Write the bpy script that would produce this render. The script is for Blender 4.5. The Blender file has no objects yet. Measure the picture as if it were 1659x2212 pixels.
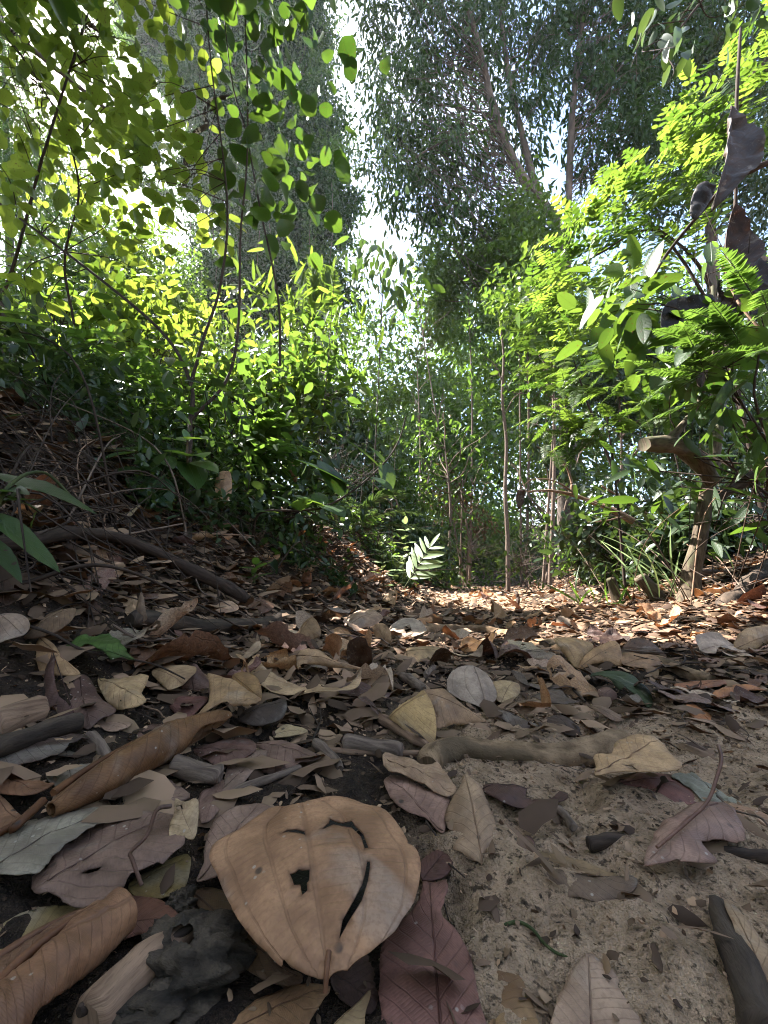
import bpy, math, random
import numpy as np
from mathutils import Vector, Matrix
from mathutils.geometry import delaunay_2d_cdt

random.seed(7)
rng = np.random.default_rng(11)
scene = bpy.context.scene
COL = scene.collection

# ------------------------------------------------------------------ camera
F, CX, CY, PITCH, CAMZ = 833.0, 829.5, 1106.0, math.radians(10), 0.18
cp, sp = math.cos(PITCH), math.sin(PITCH)
cam_d = bpy.data.cameras.new('camera')
cam = bpy.data.objects.new('camera', cam_d)
COL.objects.link(cam)
cam.location = (0, 0, CAMZ)
cam.rotation_euler = (math.radians(90) + PITCH, 0, 0)
cam_d.sensor_fit = 'VERTICAL'
cam_d.sensor_height = 36.0
cam_d.lens = 36.0 * F / 2212.0
cam_d.clip_start, cam_d.clip_end = 0.01, 1000
scene.camera = cam

def ray(px, py):
    dx, dy = (px - CX) / F, (CY - py) / F
    return np.array([dx, cp - sp * dy, sp + cp * dy])

def at(px, py, Y):
    d = ray(px, py)
    return np.array([0, 0, CAMZ]) + d * (Y / d[1])

SUN_AZ, SUN_EL = math.radians(-55), math.radians(52)
SUND = np.array([math.sin(SUN_AZ) * math.cos(SUN_EL), math.cos(SUN_AZ) * math.cos(SUN_EL), math.sin(SUN_EL)])

# ------------------------------------------------------------------ noise + terrain
TAB = np.random.default_rng(3).random((256, 256)).astype(np.float64)
def vnoise(x, y):
    xi, yi = np.floor(x).astype(int), np.floor(y).astype(int)
    fx, fy = x - xi, y - yi
    fx, fy = fx * fx * (3 - 2 * fx), fy * fy * (3 - 2 * fy)
    a, b = TAB[xi % 256, yi % 256], TAB[(xi + 1) % 256, yi % 256]
    c, d = TAB[xi % 256, (yi + 1) % 256], TAB[(xi + 1) % 256, (yi + 1) % 256]
    return (a * (1 - fx) + b * fx) * (1 - fy) + (c * (1 - fx) + d * fx) * fy - .5

def soft(d, k=.12):
    return k * np.log1p(np.exp(np.clip(d / k, -40, 40)))

def gz(x, y):
    x, y = np.asarray(x, float), np.asarray(y, float)
    dl = (-.40 + .2 * y) - x
    dr = x - (.55 + .28 * y)
    hl = soft(dl, .10)
    hl = np.where(hl < .7, .85 * hl, .595 + .38 * (hl - .7))
    hr = .38 * soft(dr, .12)
    hr = np.where(hr < .8, hr, .8 + .25 * (hr - .8))
    z = np.minimum(hl, 4) + np.minimum(hr, 3)
    z = z + np.clip((y - 14) * .16, 0, 9)
    z = z + .03 * vnoise(x * 2.1 + 9, y * 2.1) + .06 * vnoise(x * .6, y * .6 + 30) * np.clip(y / 4, 0, 1)
    return z

def gz_fine(x, y):
    near = np.clip(1.6 - y / 4, .25, 1)
    return gz(x, y) + near * (.014 * vnoise(x * 14, y * 14) + .011 * vnoise(x * 37 + 5, y * 37) + .007 * vnoise(x * 90, y * 90 + 7))

def ghit(px, py, lift=0.):
    d = ray(px, py); o = np.array([0, 0, CAMZ])
    ts = .06 * 1.006 ** np.arange(1200)
    P = o + d * ts[:, None]
    k = np.nonzero(P[:, 2] <= gz(P[:, 0], P[:, 1]) + lift)[0]
    return P[k[0]] if len(k) else P[-1]

# ------------------------------------------------------------------ materials
def lin(r, g, b, k=1.):
    f = lambda c: ((c / 255 + .055) / 1.055) ** 2.4 if c > 10 else c / 255 / 12.92
    return (f(r) * k, f(g) * k, f(b) * k, 1)

class NT:
    def __init__(self, name):
        self.m = bpy.data.materials.new(name)
        self.m.use_nodes = True
        self.t = self.m.node_tree
        self.t.nodes.clear()
        self.out = self.t.nodes.new('ShaderNodeOutputMaterial')
    def n(self, typ, **kw):
        nd = self.t.nodes.new('ShaderNode' + typ)
        for k, v in kw.items():
            if k[0] == 'i' and k[1:].isdigit():
                self.put(nd.inputs[int(k[1:])], v)
            else:
                setattr(nd, k, v)
        return nd
    def put(self, sock, v):
        if isinstance(v, bpy.types.NodeSocket):
            self.t.links.new(v, sock)
        else:
            sock.default_value = v
    def math(self, op, a, b=0., c=0.):
        nd = self.n('Math', operation=op)
        self.put(nd.inputs[0], a); self.put(nd.inputs[1], b); self.put(nd.inputs[2], c)
        return nd.outputs[0]
    def mr(self, v, a, b, c=0., d=1.):
        nd = self.n('MapRange', interpolation_type='SMOOTHSTEP')
        for i, x in enumerate((v, a, b, c, d)):
            self.put(nd.inputs[i], x)
        return nd.outputs[0]
    def mix(self, f, a, b, blend='MIX'):
        nd = self.n('Mix', data_type='RGBA', blend_type=blend)
        self.put(nd.inputs[0], f); self.put(nd.inputs[6], a); self.put(nd.inputs[7], b)
        return nd.outputs[2]
    def noise(self, scale, detail=3, vec=None, rough=.6, dist=0.):
        nd = self.n('TexNoise')
        nd.inputs['Scale'].default_value = scale; nd.inputs['Detail'].default_value = detail
        nd.inputs['Roughness'].default_value = rough; nd.inputs['Distortion'].default_value = dist
        if vec is not None: self.put(nd.inputs['Vector'], vec)
        return nd.outputs[0]
    def princ(self, col, rough=.6, spec=.3, normal=None):
        nd = self.n('BsdfPrincipled')
        self.put(nd.inputs['Base Color'], col); self.put(nd.inputs['Roughness'], rough)
        nd.inputs['Specular IOR Level'].default_value = spec
        if normal is not None: self.put(nd.inputs['Normal'], normal)
        return nd.outputs[0]
    def bump(self, h, strength=.5, dist=.002):
        nd = self.n('Bump')
        nd.inputs['Strength'].default_value = strength; nd.inputs['Distance'].default_value = dist
        self.put(nd.inputs['Height'], h)
        return nd.outputs[0]
    def finish(self, sh):
        self.t.links.new(sh, self.out.inputs[0])
        return self.m

def vein_mask(g, kind, uv):
    """0..1 mask of the leaf veins from the leaf's own uv (u in -1..1 across, v base to tip)."""
    sep = g.n('SeparateXYZ', i0=uv)
    u, v = sep.outputs[0], sep.outputs[1]
    au = g.math('ABSOLUTE', u)
    m = g.mr(au, .012, .045, 1, 0)
    if kind == 'palmate':
        for c, w in ((.44, .03), (.84, .02)):
            m = g.math('MAXIMUM', m, g.math('MULTIPLY', g.mr(g.math('ABSOLUTE', g.math('SUBTRACT', au, c)), w * .3, w, 1, 0), .8))
        w = g.math('FRACT', g.math('ADD', g.math('MULTIPLY', v, 26.), g.math('MULTIPLY', au, 2.5)))
        t = g.math('MULTIPLY', g.mr(g.math('ABSOLUTE', g.math('SUBTRACT', w, .5)), .03, .16, 1, 0), .16)
        return g.math('MAXIMUM', m, t), au
    w = g.math('FRACT', g.math('SUBTRACT', g.math('MULTIPLY', v, 9.), g.math('MULTIPLY', au, 2.4)))
    s = g.mr(g.math('ABSOLUTE', g.math('SUBTRACT', w, .5)), .015, .085, 1, 0)
    m = g.math('MAXIMUM', m, g.math('MULTIPLY', s, .6))
    w2 = g.math('FRACT', g.math('ADD', g.math('MULTIPLY', v, 48.), g.math('MULTIPLY', au, 9.)))
    t = g.math('MULTIPLY', g.mr(g.math('ABSOLUTE', g.math('SUBTRACT', w2, .5)), .05, .25, 1, 0), .13)
    return g.math('MAXIMUM', m, t), au

def mat_dead(name, kind, transl=.12):
    g = NT(name)
    tc = g.n('TexCoord'); oi = g.n('ObjectInfo')
    off = g.n('VectorMath', operation='ADD')
    g.put(off.inputs[0], tc.outputs['Object'])
    comb = g.n('CombineXYZ'); g.put(comb.inputs[0], g.math('MULTIPLY', oi.outputs['Random'], 37.)); g.put(comb.inputs[1], g.math('MULTIPLY', oi.outputs['Random'], 11.))
    g.put(off.inputs[1], comb.outputs[0])
    P = off.outputs[0]
    v, au = vein_mask(g, kind, tc.outputs['UV'])
    hs = g.n('HueSaturation'); hs.inputs['Saturation'].default_value = .96; g.put(hs.inputs['Color'], oi.outputs['Color'])
    c = g.mix(1., hs.outputs[0], (1.06, .99, .86, 1), 'MULTIPLY')
    n1 = g.noise(38, 5, P); n2 = g.noise(14, 3, P, dist=.6); n3 = g.noise(170, 3, P)
    col = g.mix(g.mr(n1, .32, .68), g.mix(1., c, (.62, .56, .52, 1), 'MULTIPLY'), g.mix(1., c, (1.22, 1.18, 1.12, 1), 'MULTIPLY'))
    col = g.mix(g.math('MULTIPLY', g.mr(n2, .56, .70), .65), col, g.mix(1., c, (.42, .33, .32, 1), 'MULTIPLY'))
    col = g.mix(g.math('MULTIPLY', g.mr(n2, .42, .30), .35), col, (.34, .29, .24, 1))
    fine = g.noise(420, 2, P)
    col = g.mix(g.math('MULTIPLY', g.mr(fine, .42, .7), .4), col, g.mix(1., c, (.55, .5, .48, 1), 'MULTIPLY'))
    col = g.mix(g.math('MULTIPLY', v, .30 if kind == 'palmate' else .48), col, g.mix(1., c, (.40, .34, .33, 1), 'MULTIPLY'))
    vo = g.n('TexVoronoi'); vo.inputs['Scale'].default_value = 150; g.put(vo.inputs['Vector'], P)
    spk = g.math('MULTIPLY', g.mr(vo.outputs['Distance'], .10, .17, 1, 0), g.mr(g.noise(21, 2, P), .54, .62))
    col = g.mix(g.math('MULTIPLY', spk, .55), col, (.45, .40, .34, 1))
    vo2 = g.n('TexVoronoi'); vo2.inputs['Scale'].default_value = 60; g.put(vo2.inputs['Vector'], P)
    spk2 = g.math('MULTIPLY', g.mr(vo2.outputs['Distance'], .08, .16, 1, 0), g.mr(g.noise(17, 2, P), .54, .6))
    rim = g.n('Attribute', attribute_name='rim')
    col = g.mix(g.math('MULTIPLY', rim.outputs['Fac'], .8), col, g.mix(1., c, (.22, .16, .13, 1), 'MULTIPLY'))
    col = g.mix(g.math('MULTIPLY', spk2, .8), col, (.03, .022, .018, 1))
    h = g.math('ADD', g.math('MULTIPLY', n1, .6), g.math('SUBTRACT', g.math('MULTIPLY', n3, .25), g.math('MULTIPLY', v, .55)))
    nb = g.bump(h, .55, .0022)
    sh = g.princ(col, g.mr(n1, .3, .7, .5, .72), .3, nb)
    tr = g.n('BsdfTranslucent'); g.put(tr.inputs[0], g.mix(1., col, (1.3, .85, .55, 1), 'MULTIPLY'))
    ms = g.n('MixShader'); ms.inputs[0].default_value = transl
    g.t.links.new(sh, ms.inputs[1]); g.t.links.new(tr.outputs[0], ms.inputs[2])
    return g.finish(ms.outputs[0])

def mat_leaf(name, ca, cb, ta, tb, f=.45, rough=.42, spec=.35, veins=None):
    """living leaf: reflective colour ca..cb, light let through ta..tb, both by the leaf's own tint"""
    g = NT(name)
    at_ = g.n('Attribute', attribute_name='tint')
    t = at_.outputs['Fac']
    col = g.mix(t, ca, cb); tcol = g.mix(t, ta, tb)
    tc = g.n('TexCoord')
    n1 = g.noise(30, 3, tc.outputs['Object'])
    nb = None
    if veins:
        v, au = vein_mask(g, veins, tc.outputs['UV'])
        tcol = g.mix(g.math('MULTIPLY', v, .45), tcol, g.mix(1., tcol, (.35, .4, .2, 1), 'MULTIPLY'))
        col = g.mix(g.math('MULTIPLY', v, .35), col, g.mix(1., col, (1.9, 1.7, 1.5, 1), 'MULTIPLY'))
        hole = g.mr(g.noise(75, 2, tc.outputs['Object']), .66, .70)
        tcol = g.mix(hole, tcol, (.10, .06, .015, 1)); col = g.mix(hole, col, (.09, .05, .02, 1))
        nb = g.bump(g.math('SUBTRACT', g.math('MULTIPLY', n1, .4), v), .4, .003)
    col = g.mix(g.mr(n1, .3, .7, 0, .5), col, g.mix(1., col, (.6, .66, .5, 1), 'MULTIPLY'))
    sh = g.princ(col, rough, spec, nb)
    tr = g.n('BsdfTranslucent'); g.put(tr.inputs[0], tcol)
    ms = g.n('MixShader'); ms.inputs[0].default_value = f
    g.t.links.new(sh, ms.inputs[1]); g.t.links.new(tr.outputs[0], ms.inputs[2])
    return g.finish(ms.outputs[0])

def mat_bark(name, ca, cb, scale=30, rough=.85, spots=None, stretch=.25, moss=None):
    g = NT(name)
    tc = g.n('TexCoord')
    sep = g.n('SeparateXYZ', i0=tc.outputs['UV'])
    cb_ = g.n('CombineXYZ'); g.put(cb_.inputs[0], g.math('MULTIPLY', sep.outputs[0], stretch)); g.put(cb_.inputs[1], sep.outputs[1])
    g.put(cb_.inputs[2], g.math('MULTIPLY', g.n('ObjectInfo').outputs['Random'], 9.))
    P = cb_.outputs[0]
    n1 = g.noise(scale, 5, P, .65); n2 = g.noise(scale * 4, 4, P, .7); n3 = g.noise(scale * .25, 2, P)
    col = g.mix(g.mr(n1, .3, .7), ca, cb)
    col = g.mix(g.math('MULTIPLY', g.mr(n2, .5, .68), .5), col, g.mix(1., ca, (.4, .4, .4, 1), 'MULTIPLY'))
    if spots:
        col = g.mix(g.mr(g.noise(scale * .8, 3, P), .52, .56), col, spots)
    if moss:
        col = g.mix(g.math('MULTIPLY', g.mr(n3, .48, .62), .8), col, moss)
    h = g.math('ADD', n1, g.math('MULTIPLY', n2, .5))
    return g.finish(g.princ(col, rough, .2, g.bump(h, .9, .16 / scale)))

def mat_ground():
    g = NT('forest_soil')
    geo = g.n('NewGeometry'); P = geo.outputs['Position']
    n1 = g.noise(5.5, 5, P, .65, .4); n2 = g.noise(48, 5, P, .7); n3 = g.noise(260, 3, P, .7); n4 = g.noise(1.6, 3, P)
    sand = g.mix(g.mr(n2, .3, .7), lin(144, 118, 94), lin(184, 154, 126))
    humus = g.mix(g.mr(n2, .3, .7), lin(36, 28, 23), lin(70, 56, 44))
    s = g.n('SeparateXYZ', i0=P)
    # bare trodden sand in the middle of the trail and at its near right, humus elsewhere
    mid = g.math('SUBTRACT', s.outputs[0], g.math('MULTIPLY_ADD', s.outputs[1], .2, .12))
    trail = g.math('ADD', g.math('MULTIPLY', g.mr(g.math('ABSOLUTE', mid), .18, .62, 1, 0), g.mr(s.outputs[1], 1.9, 3., .35, 1.)), g.math('MULTIPLY', g.math('MULTIPLY', g.mr(s.outputs[1], .75, .5, 0, 1), g.mr(s.outputs[0], -.02, .12)), .75))
    m = g.math('ADD', g.math('MULTIPLY', trail, .42), g.math('MULTIPLY', n1, .9))
    col = g.mix(g.mr(m, .62, .80), humus, sand)
    col = g.mix(g.math('MULTIPLY', g.mr(n3, .54, .66), .75), col, lin(48, 36, 28))
    col = g.mix(g.math('MULTIPLY', g.mr(g.noise(120, 3, P), .60, .68), .8), col, lin(36, 28, 24))
    vo = g.n('TexVoronoi'); vo.inputs['Scale'].default_value = 230; g.put(vo.inputs['Vector'], P)
    col = g.mix(g.math('MULTIPLY', g.mr(vo.outputs['Distance'], .08, .16, 1, 0), g.mr(n2, .52, .58)), col, lin(205, 185, 150))
    h = g.math('ADD', g.math('MULTIPLY', n2, 1.), g.math('MULTIPLY', n3, .6))
    h = g.math('ADD', h, g.math('MULTIPLY', g.noise(110, 4, P, .7), .9))
    return g.finish(g.princ(col, .92, .15, g.bump(h, 1., .013)))

M = {}
M['pin'] = mat_dead('dead_leaf_pinnate', 'pinnate')
M['pal'] = mat_dead('dead_leaf_palmate', 'palmate')
M['litter'] = mat_leaf('litter_flake', lin(64, 47, 37), lin(186, 150, 122), lin(60, 36, 20), lin(150, 90, 50), .12, .75, .2)
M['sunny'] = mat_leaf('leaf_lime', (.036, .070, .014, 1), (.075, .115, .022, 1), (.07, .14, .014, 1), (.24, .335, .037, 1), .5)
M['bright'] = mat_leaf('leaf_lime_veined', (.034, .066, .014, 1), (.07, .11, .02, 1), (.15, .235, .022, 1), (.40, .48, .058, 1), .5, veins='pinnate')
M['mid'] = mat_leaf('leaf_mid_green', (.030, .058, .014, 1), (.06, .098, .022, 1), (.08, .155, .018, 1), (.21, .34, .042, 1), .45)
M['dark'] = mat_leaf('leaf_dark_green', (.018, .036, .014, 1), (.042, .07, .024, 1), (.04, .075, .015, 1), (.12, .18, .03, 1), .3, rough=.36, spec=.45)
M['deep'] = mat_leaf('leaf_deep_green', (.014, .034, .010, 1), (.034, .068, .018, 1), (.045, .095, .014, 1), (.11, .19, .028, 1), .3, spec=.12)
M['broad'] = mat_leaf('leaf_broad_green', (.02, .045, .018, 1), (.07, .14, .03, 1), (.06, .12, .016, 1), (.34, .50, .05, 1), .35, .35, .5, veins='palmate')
M['broadp'] = mat_leaf('leaf_broad_pinnate', (.02, .045, .014, 1), (.045, .085, .022, 1), (.05, .11, .012, 1), (.20, .30, .03, 1), .4, .38, .45, veins='pinnate')
M['pale'] = mat_leaf('leaf_sun_paled', (.16, .22, .10, 1), (.24, .32, .13, 1), (.18, .24, .06, 1), (.34, .40, .14, 1), .3)  # pale colour carries the sun's shine on the sprouts and grass
M['brownf'] = mat_leaf('leaf_withered', (.06, .04, .025, 1), (.13, .085, .05, 1), (.08, .05, .02, 1), (.2, .13, .05, 1), .3, .7, .2)
M['bark'] = mat_bark('bark_grey_brown', lin(86, 74, 62), lin(132, 116, 98), 60)
M['barkdark'] = mat_bark('bark_dark', lin(44, 36, 30), lin(84, 70, 58), 90)
M['barkrough'] = mat_bark('bark_rough_brown', lin(58, 48, 38), lin(106, 92, 75), 110, moss=lin(80, 80, 58))
M['barkmottle'] = mat_bark('bark_white_mottled', lin(58, 50, 46), lin(90, 82, 76), 24, spots=lin(205, 200, 196), stretch=1)
M['barkfar'] = mat_bark('bark_tall_tree', lin(70, 62, 56), lin(104, 92, 82), 9)
M['root'] = mat_bark('root_sandy', lin(84, 66, 48), lin(148, 121, 94), 70, .95, stretch=.7, moss=lin(74, 61, 46))
M['twig'] = mat_bark('twig_grey', lin(70, 56, 48), lin(124, 106, 92), 260, stretch=.15)
M['twigdark'] = mat_bark('twig_dark', lin(40, 31, 26), lin(72, 58, 48), 260, stretch=.15)
M['wood'] = mat_bark('wood_weathered', lin(90, 68, 54), lin(148, 119, 96), 220, stretch=.1)
M['gstem'] = mat_bark('stem_green', lin(50, 58, 32), lin(84, 88, 52), 40, stretch=1)
M['clod'] = mat_bark('soil_clod', lin(38, 33, 28), lin(84, 72, 60), 70, .95, stretch=1)
M['soil'] = mat_ground()

# ------------------------------------------------------------------ object helpers
def link(o, parent=None):
    COL.objects.link(o)
    if parent is not None: o.parent = parent
    return o

def thing(name, label, cat, loc, group=None):
    o = bpy.data.objects.new(name, None)
    o.empty_display_size = .05
    o.location = [float(c) for c in loc]
    o['label'] = label; o['category'] = cat
    if group: o['group'] = group
    return link(o)

def tag(o, label=None, cat=None, group=None, kind=None):
    if label: o['label'] = label
    if cat: o['category'] = cat
    if group: o['group'] = group
    if kind: o['kind'] = kind
    return o

def wloc(o):
    v = np.zeros(3)
    while o is not None:
        v = v + np.array(o.location); o = o.parent
    return v

def meshobj(name, V, faces, mat, parent=None, uv=None, tint=None, smooth=True, origin=None):
    """faces: list of index arrays (n,3) or (n,4). V in world coordinates."""
    V = np.asarray(V, float)
    o = None
    base = wloc(parent) if parent is not None else (np.zeros(3) if origin is None else np.asarray(origin, float))
    me = bpy.data.meshes.new(name)
    faces = [np.asarray(f, np.int32) for f in faces if len(f)]
    loops = np.concatenate([f.ravel() for f in faces])
    tot = np.concatenate([np.full(len(f), f.shape[1], np.int32) for f in faces])
    st = np.concatenate([[0], np.cumsum(tot)[:-1]]).astype(np.int32)
    me.vertices.add(len(V)); me.vertices.foreach_set('co', (V - base).astype(np.float32).ravel())
    me.loops.add(len(loops)); me.loops.foreach_set('vertex_index', loops)
    me.polygons.add(len(tot)); me.polygons.foreach_set('loop_start', st)
    me.polygons.foreach_set('use_smooth', np.full(len(tot), smooth))
    if uv is not None:
        l = me.uv_layers.new(name='UVMap')
        l.data.foreach_set('uv', np.asarray(uv, np.float32)[loops].ravel())
    if tint is not None:
        a = me.attributes.new('tint', 'FLOAT', 'POINT')
        a.data.foreach_set('value', np.asarray(tint, np.float32))
    me.update(calc_edges=True); me.validate()
    me.materials.append(mat)
    o = bpy.data.objects.new(name, me)
    if parent is None and origin is not None: o.location = [float(c) for c in base]
    return link(o, parent)

def unit(a):
    a = np.asarray(a, float)
    return a / np.maximum(np.linalg.norm(a, axis=-1, keepdims=True), 1e-9)

def spline(pts, n):
    """Catmull-Rom through pts (k,3)"""
    P = np.asarray(pts, float)
    P = np.vstack([2 * P[0] - P[1], P, 2 * P[-1] - P[-2]])
    k = len(P) - 3
    t = np.linspace(0, k, n); i = np.minimum(t.astype(int), k - 1); f = (t - i)[:, None]
    a, b, c, d = P[i], P[i + 1], P[i + 2], P[i + 3]
    return .5 * (2 * b + (c - a) * f + (2 * a - 5 * b + 4 * c - d) * f ** 2 + (3 * b - 3 * c + d - a) * f ** 3)

class Tubes:
    def __init__(self): self.V, self.Q, self.T, self.U, self.n = [], [], [], [], 0
    def add(self, pts, r0, r1=None, n=None, sides=7, bump=.0, prof=None, seed=0):
        pts = np.asarray(pts, float)
        n = n or max(4, 3 * len(pts))
        C = spline(pts, n) if len(pts) > 1 else pts
        r = np.linspace(r0, r0 if r1 is None else r1, n) if prof is None else prof(np.linspace(0, 1, n))
        tg = unit(np.gradient(C, axis=0))
        ref = np.array([0, 0, 1.]) if abs(tg[:, 2]).mean() < .8 else np.array([0, 1., 0])
        s = unit(np.cross(tg, ref)); w = np.cross(s, tg)
        a = np.linspace(0, 2 * math.pi, sides, endpoint=False)
        rr = r[:, None] * np.ones((n, sides))
        if bump:
            arc = np.concatenate([[0], np.cumsum(np.linalg.norm(np.diff(C, axis=0), axis=1))]) / (3 * max(r0, 1e-4))
            ii, jj = np.meshgrid(arc, np.arange(sides), indexing='ij')
            rr = rr * (1 + bump * 2 * vnoise(ii * .7 + seed * 3.1, np.cos(2 * math.pi * jj / sides) * 1.6 + 20 + seed)
                       + bump * 1.2 * vnoise(ii * 1.9 + seed, np.sin(2 * math.pi * jj / sides) * 2.3 + 40))
        V = C[:, None, :] + rr[:, :, None] * (np.cos(a)[None, :, None] * s[:, None, :] + np.sin(a)[None, :, None] * w[:, None, :])
        arc0 = np.concatenate([[0], np.cumsum(np.linalg.norm(np.diff(C, axis=0), axis=1))])
        uvb = np.stack([np.repeat(arc0, sides) + seed, np.tile(np.abs(a / math.pi - 1), n) * math.pi * np.repeat(r, sides) * 1.0], -1)
        e0, e1 = V[0].copy(), V[-1].copy()
        V = np.concatenate([V.reshape(-1, 3), e0, e1, C[:1] + .25 * r[0] * tg[0], C[-1:] - .25 * r[-1] * tg[-1]])
        capuv = np.concatenate([e0[:, :2], e1[:, :2], C[:1, :2], C[-1:, :2]])
        self.U.append(np.concatenate([uvb, capuv]))
        i, j = np.meshgrid(np.arange(n - 1), np.arange(sides), indexing='ij')
        j2 = (j + 1) % sides
        Q = np.stack([i * sides + j, i * sides + j2, (i + 1) * sides + j2, (i + 1) * sides + j], -1).reshape(-1, 4)
        js = np.arange(sides); e = n * sides
        T = np.concatenate([np.stack([np.full(sides, e + 2 * sides), e + (js + 1) % sides, e + js], -1),
                            np.stack([np.full(sides, e + 2 * sides + 1), e + sides + js, e + sides + (js + 1) % sides], -1)])
        self.V.append(V); self.Q.append(Q + self.n); self.T.append(T + self.n); self.n += len(V)
        return C
    def build(self, name, mat, parent=None, origin=None):
        return meshobj(name, np.concatenate(self.V), [np.concatenate(self.Q), np.concatenate(self.T)], mat, parent, uv=np.concatenate(self.U), origin=origin)

# leaf templates: (u, v) with the fold height |u|
LO = dict(uv=np.array([(0, 0), (-.85, .28), (-.72, .66), (0, 1), (.72, .66), (.85, .28)]),
          q=np.array([(0, 3, 2, 1), (0, 5, 4, 3)]), t=np.zeros((0, 3), int))
_hv = [(0, 0), (0, .2), (0, .45), (0, .72), (0, 1)]
_sv = [(.78, .16), (1, .42), (.74, .72)]
HI = dict(uv=np.array(_hv + [(-a, b) for a, b in _sv] + _sv),
          q=np.array([(1, 2, 6, 5), (2, 3, 7, 6), (2, 1, 8, 9), (3, 2, 9, 10)]),
          t=np.array([(0, 1, 5), (3, 4, 7), (1, 0, 8), (4, 3, 10)]))
_su = [(.34, .03), (.74, .12), (.96, .28), (1, .45), (.86, .64), (.55, .82), (.22, .94)]
_mv = [(0, 0), (0, .10), (0, .26), (0, .44), (0, .63), (0, .81), (0, .93), (0, 1)]
XH = dict(uv=np.array(_mv + [(-a, b) for a, b in _su] + _su),
          q=np.array([(i, i + 1, 8 + i, 8 + i - 1) for i in range(1, 7)] + [(i + 1, i, 15 + i - 1, 15 + i) for i in range(1, 7)]),
          t=np.array([(0, 1, 8), (6, 7, 14), (1, 0, 15), (7, 6, 21)]))

class Leaves:
    def __init__(self): self.a = []
    def add(self, P, D, N, L, W, tint):
        P = np.atleast_2d(P); n = len(P)
        b = lambda x, k: np.broadcast_to(np.asarray(x, float), (n, k) if k > 1 else (n,)).copy()
        self.a.append((P.copy(), b(D, 3), b(N, 3), b(L, 1), b(W, 1), b(tint, 1)))
    def count(self): return sum(len(x[0]) for x in self.a)
    def build(self, name, mat, parent=None, tpl=LO, fold=.22, droop=.12, wave=0., rag=0., carve=None, origin=None):
        P, D, N, L, W, t = [np.concatenate([x[i] for x in self.a]) for i in range(6)]
        if carve is not None:
            k = carve(P)
            P, D, N, L, W, t = P[k], D[k], N[k], L[k], W[k], t[k]
        D = unit(D); S = unit(np.cross(N, D)); N = np.cross(D, S)
        uv = tpl['uv']; u, v = uv[:, 0], uv[:, 1]
        n, K = len(P), len(uv)
        uu = np.broadcast_to(u, (n, K)).copy()
        if rag: uu *= 1 + rag * (rng.random((n, K)) - .5) * 2
        h = fold * np.abs(u)[None] * W[:, None] * .5 - (droop * v ** 2)[None] * L[:, None]
        if wave: h = h + wave * W[:, None] * np.sin(v[None] * 9 + rng.random((n, 1)) * 6 + (u[None] > 0) * 2) * np.abs(u)[None]
        V = P[:, None] + D[:, None] * (v[None, :, None] * L[:, None, None]) + S[:, None] * (uu * W[:, None] * .5)[..., None] + N[:, None] * h[..., None]
        off = (np.arange(n) * K)[:, None, None]
        fs = [(tpl['q'][None] + off).reshape(-1, 4)]
        if len(tpl['t']): fs.append((tpl['t'][None] + off).reshape(-1, 3))
        return meshobj(name, V.reshape(-1, 3), fs, mat, parent, uv=np.tile(uv, (n, 1)), tint=np.repeat(t, K), origin=origin, smooth=True)

def rvec(n): return unit(rng.normal(size=(n, 3)))

# where the sun reaches down to: ellipses on the ground plane along the sun's rays; crowns above keep gaps there
GAPS = [(4.2, 6.6, 2.6, 3.0, .88), (1.2, 3.8, .85, 1.1, .95), (.22, 2.6, .75, .6, .9), (3.4, 1.2, 1.3, 1.2, .75), (1.7, 4.6, .8, .8, .8), (2.9, 9.3, 1.5, 2.2, .8),
        (-.4, 2.2, .5, .6, .6), (-1.0, 1.3, .35, .35, .6)]
def carve(P):
    s = P - SUND * (P[:, 2:3] / SUND[2])
    keep = np.ones(len(P), bool)
    r = .5 + 1.1 * vnoise(s[:, 0] * 1.7 + 3, s[:, 1] * 1.7) + .5 * vnoise(s[:, 0] * 4, s[:, 1] * 4 + 8)
    for cx, cy, rx, ry, p in GAPS:
        d = ((s[:, 0] - cx) / rx) ** 2 + ((s[:, 1] - cy) / ry) ** 2
        keep &= ~((d < 1) & (r < (p if p < .9 else 9)))
    return keep

def blobs_to_world(bl):
    out = []
    for px, py, Y, rx, ry, rd in bl:
        c = at(px, py, Y)
        dep = Y / ray(px, py)[1]
        out.append((c, np.array([rx * dep / F, rd, ry * dep / F])))
    return out

def crown(lv, bl, nclump, per, csize, L, W, hang=.6, up=.8, tint=(0, 1), shell=.45, flat=.7):
    """clumps of leaves spread through ellipsoids; returns the clump centres"""
    B = blobs_to_world(bl)
    w = np.array([np.prod(b[1]) ** (2 / 3) for b in B]); w /= w.sum()
    cs = []
    for (c, r), k in zip(B, np.maximum(1, (w * nclump).astype(int))):
        cs.append(c + rvec(k) * r * (rng.random((k, 1)) ** shell))
    C = np.concatenate(cs)
    C = C + rng.normal(size=C.shape) * csize * .9
    n = len(C) * per
    ci = np.repeat(np.arange(len(C)), per)
    sz = csize * (.6 + .8 * rng.random(len(C)))[ci][:, None]
    off = rng.normal(size=(n, 3)) * np.array([1, 1, flat]) * sz
    P = C[ci] + off
    D = unit(rvec(n) + unit(off) * .5 + np.array([0, 0, -hang]))
    N = unit(rvec(n) * .8 + np.array([0, 0, up]))
    Ls = L * (.65 + .7 * rng.random(n))
    ct = rng.random(len(C))[ci]
    t = tint[0] + (tint[1] - tint[0]) * np.clip(.55 * ct + .45 * rng.random(n), 0, 1)
    lv.add(P, D, N, Ls, W / L * Ls * (.8 + .4 * rng.random(n)), t)
    return C

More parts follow.
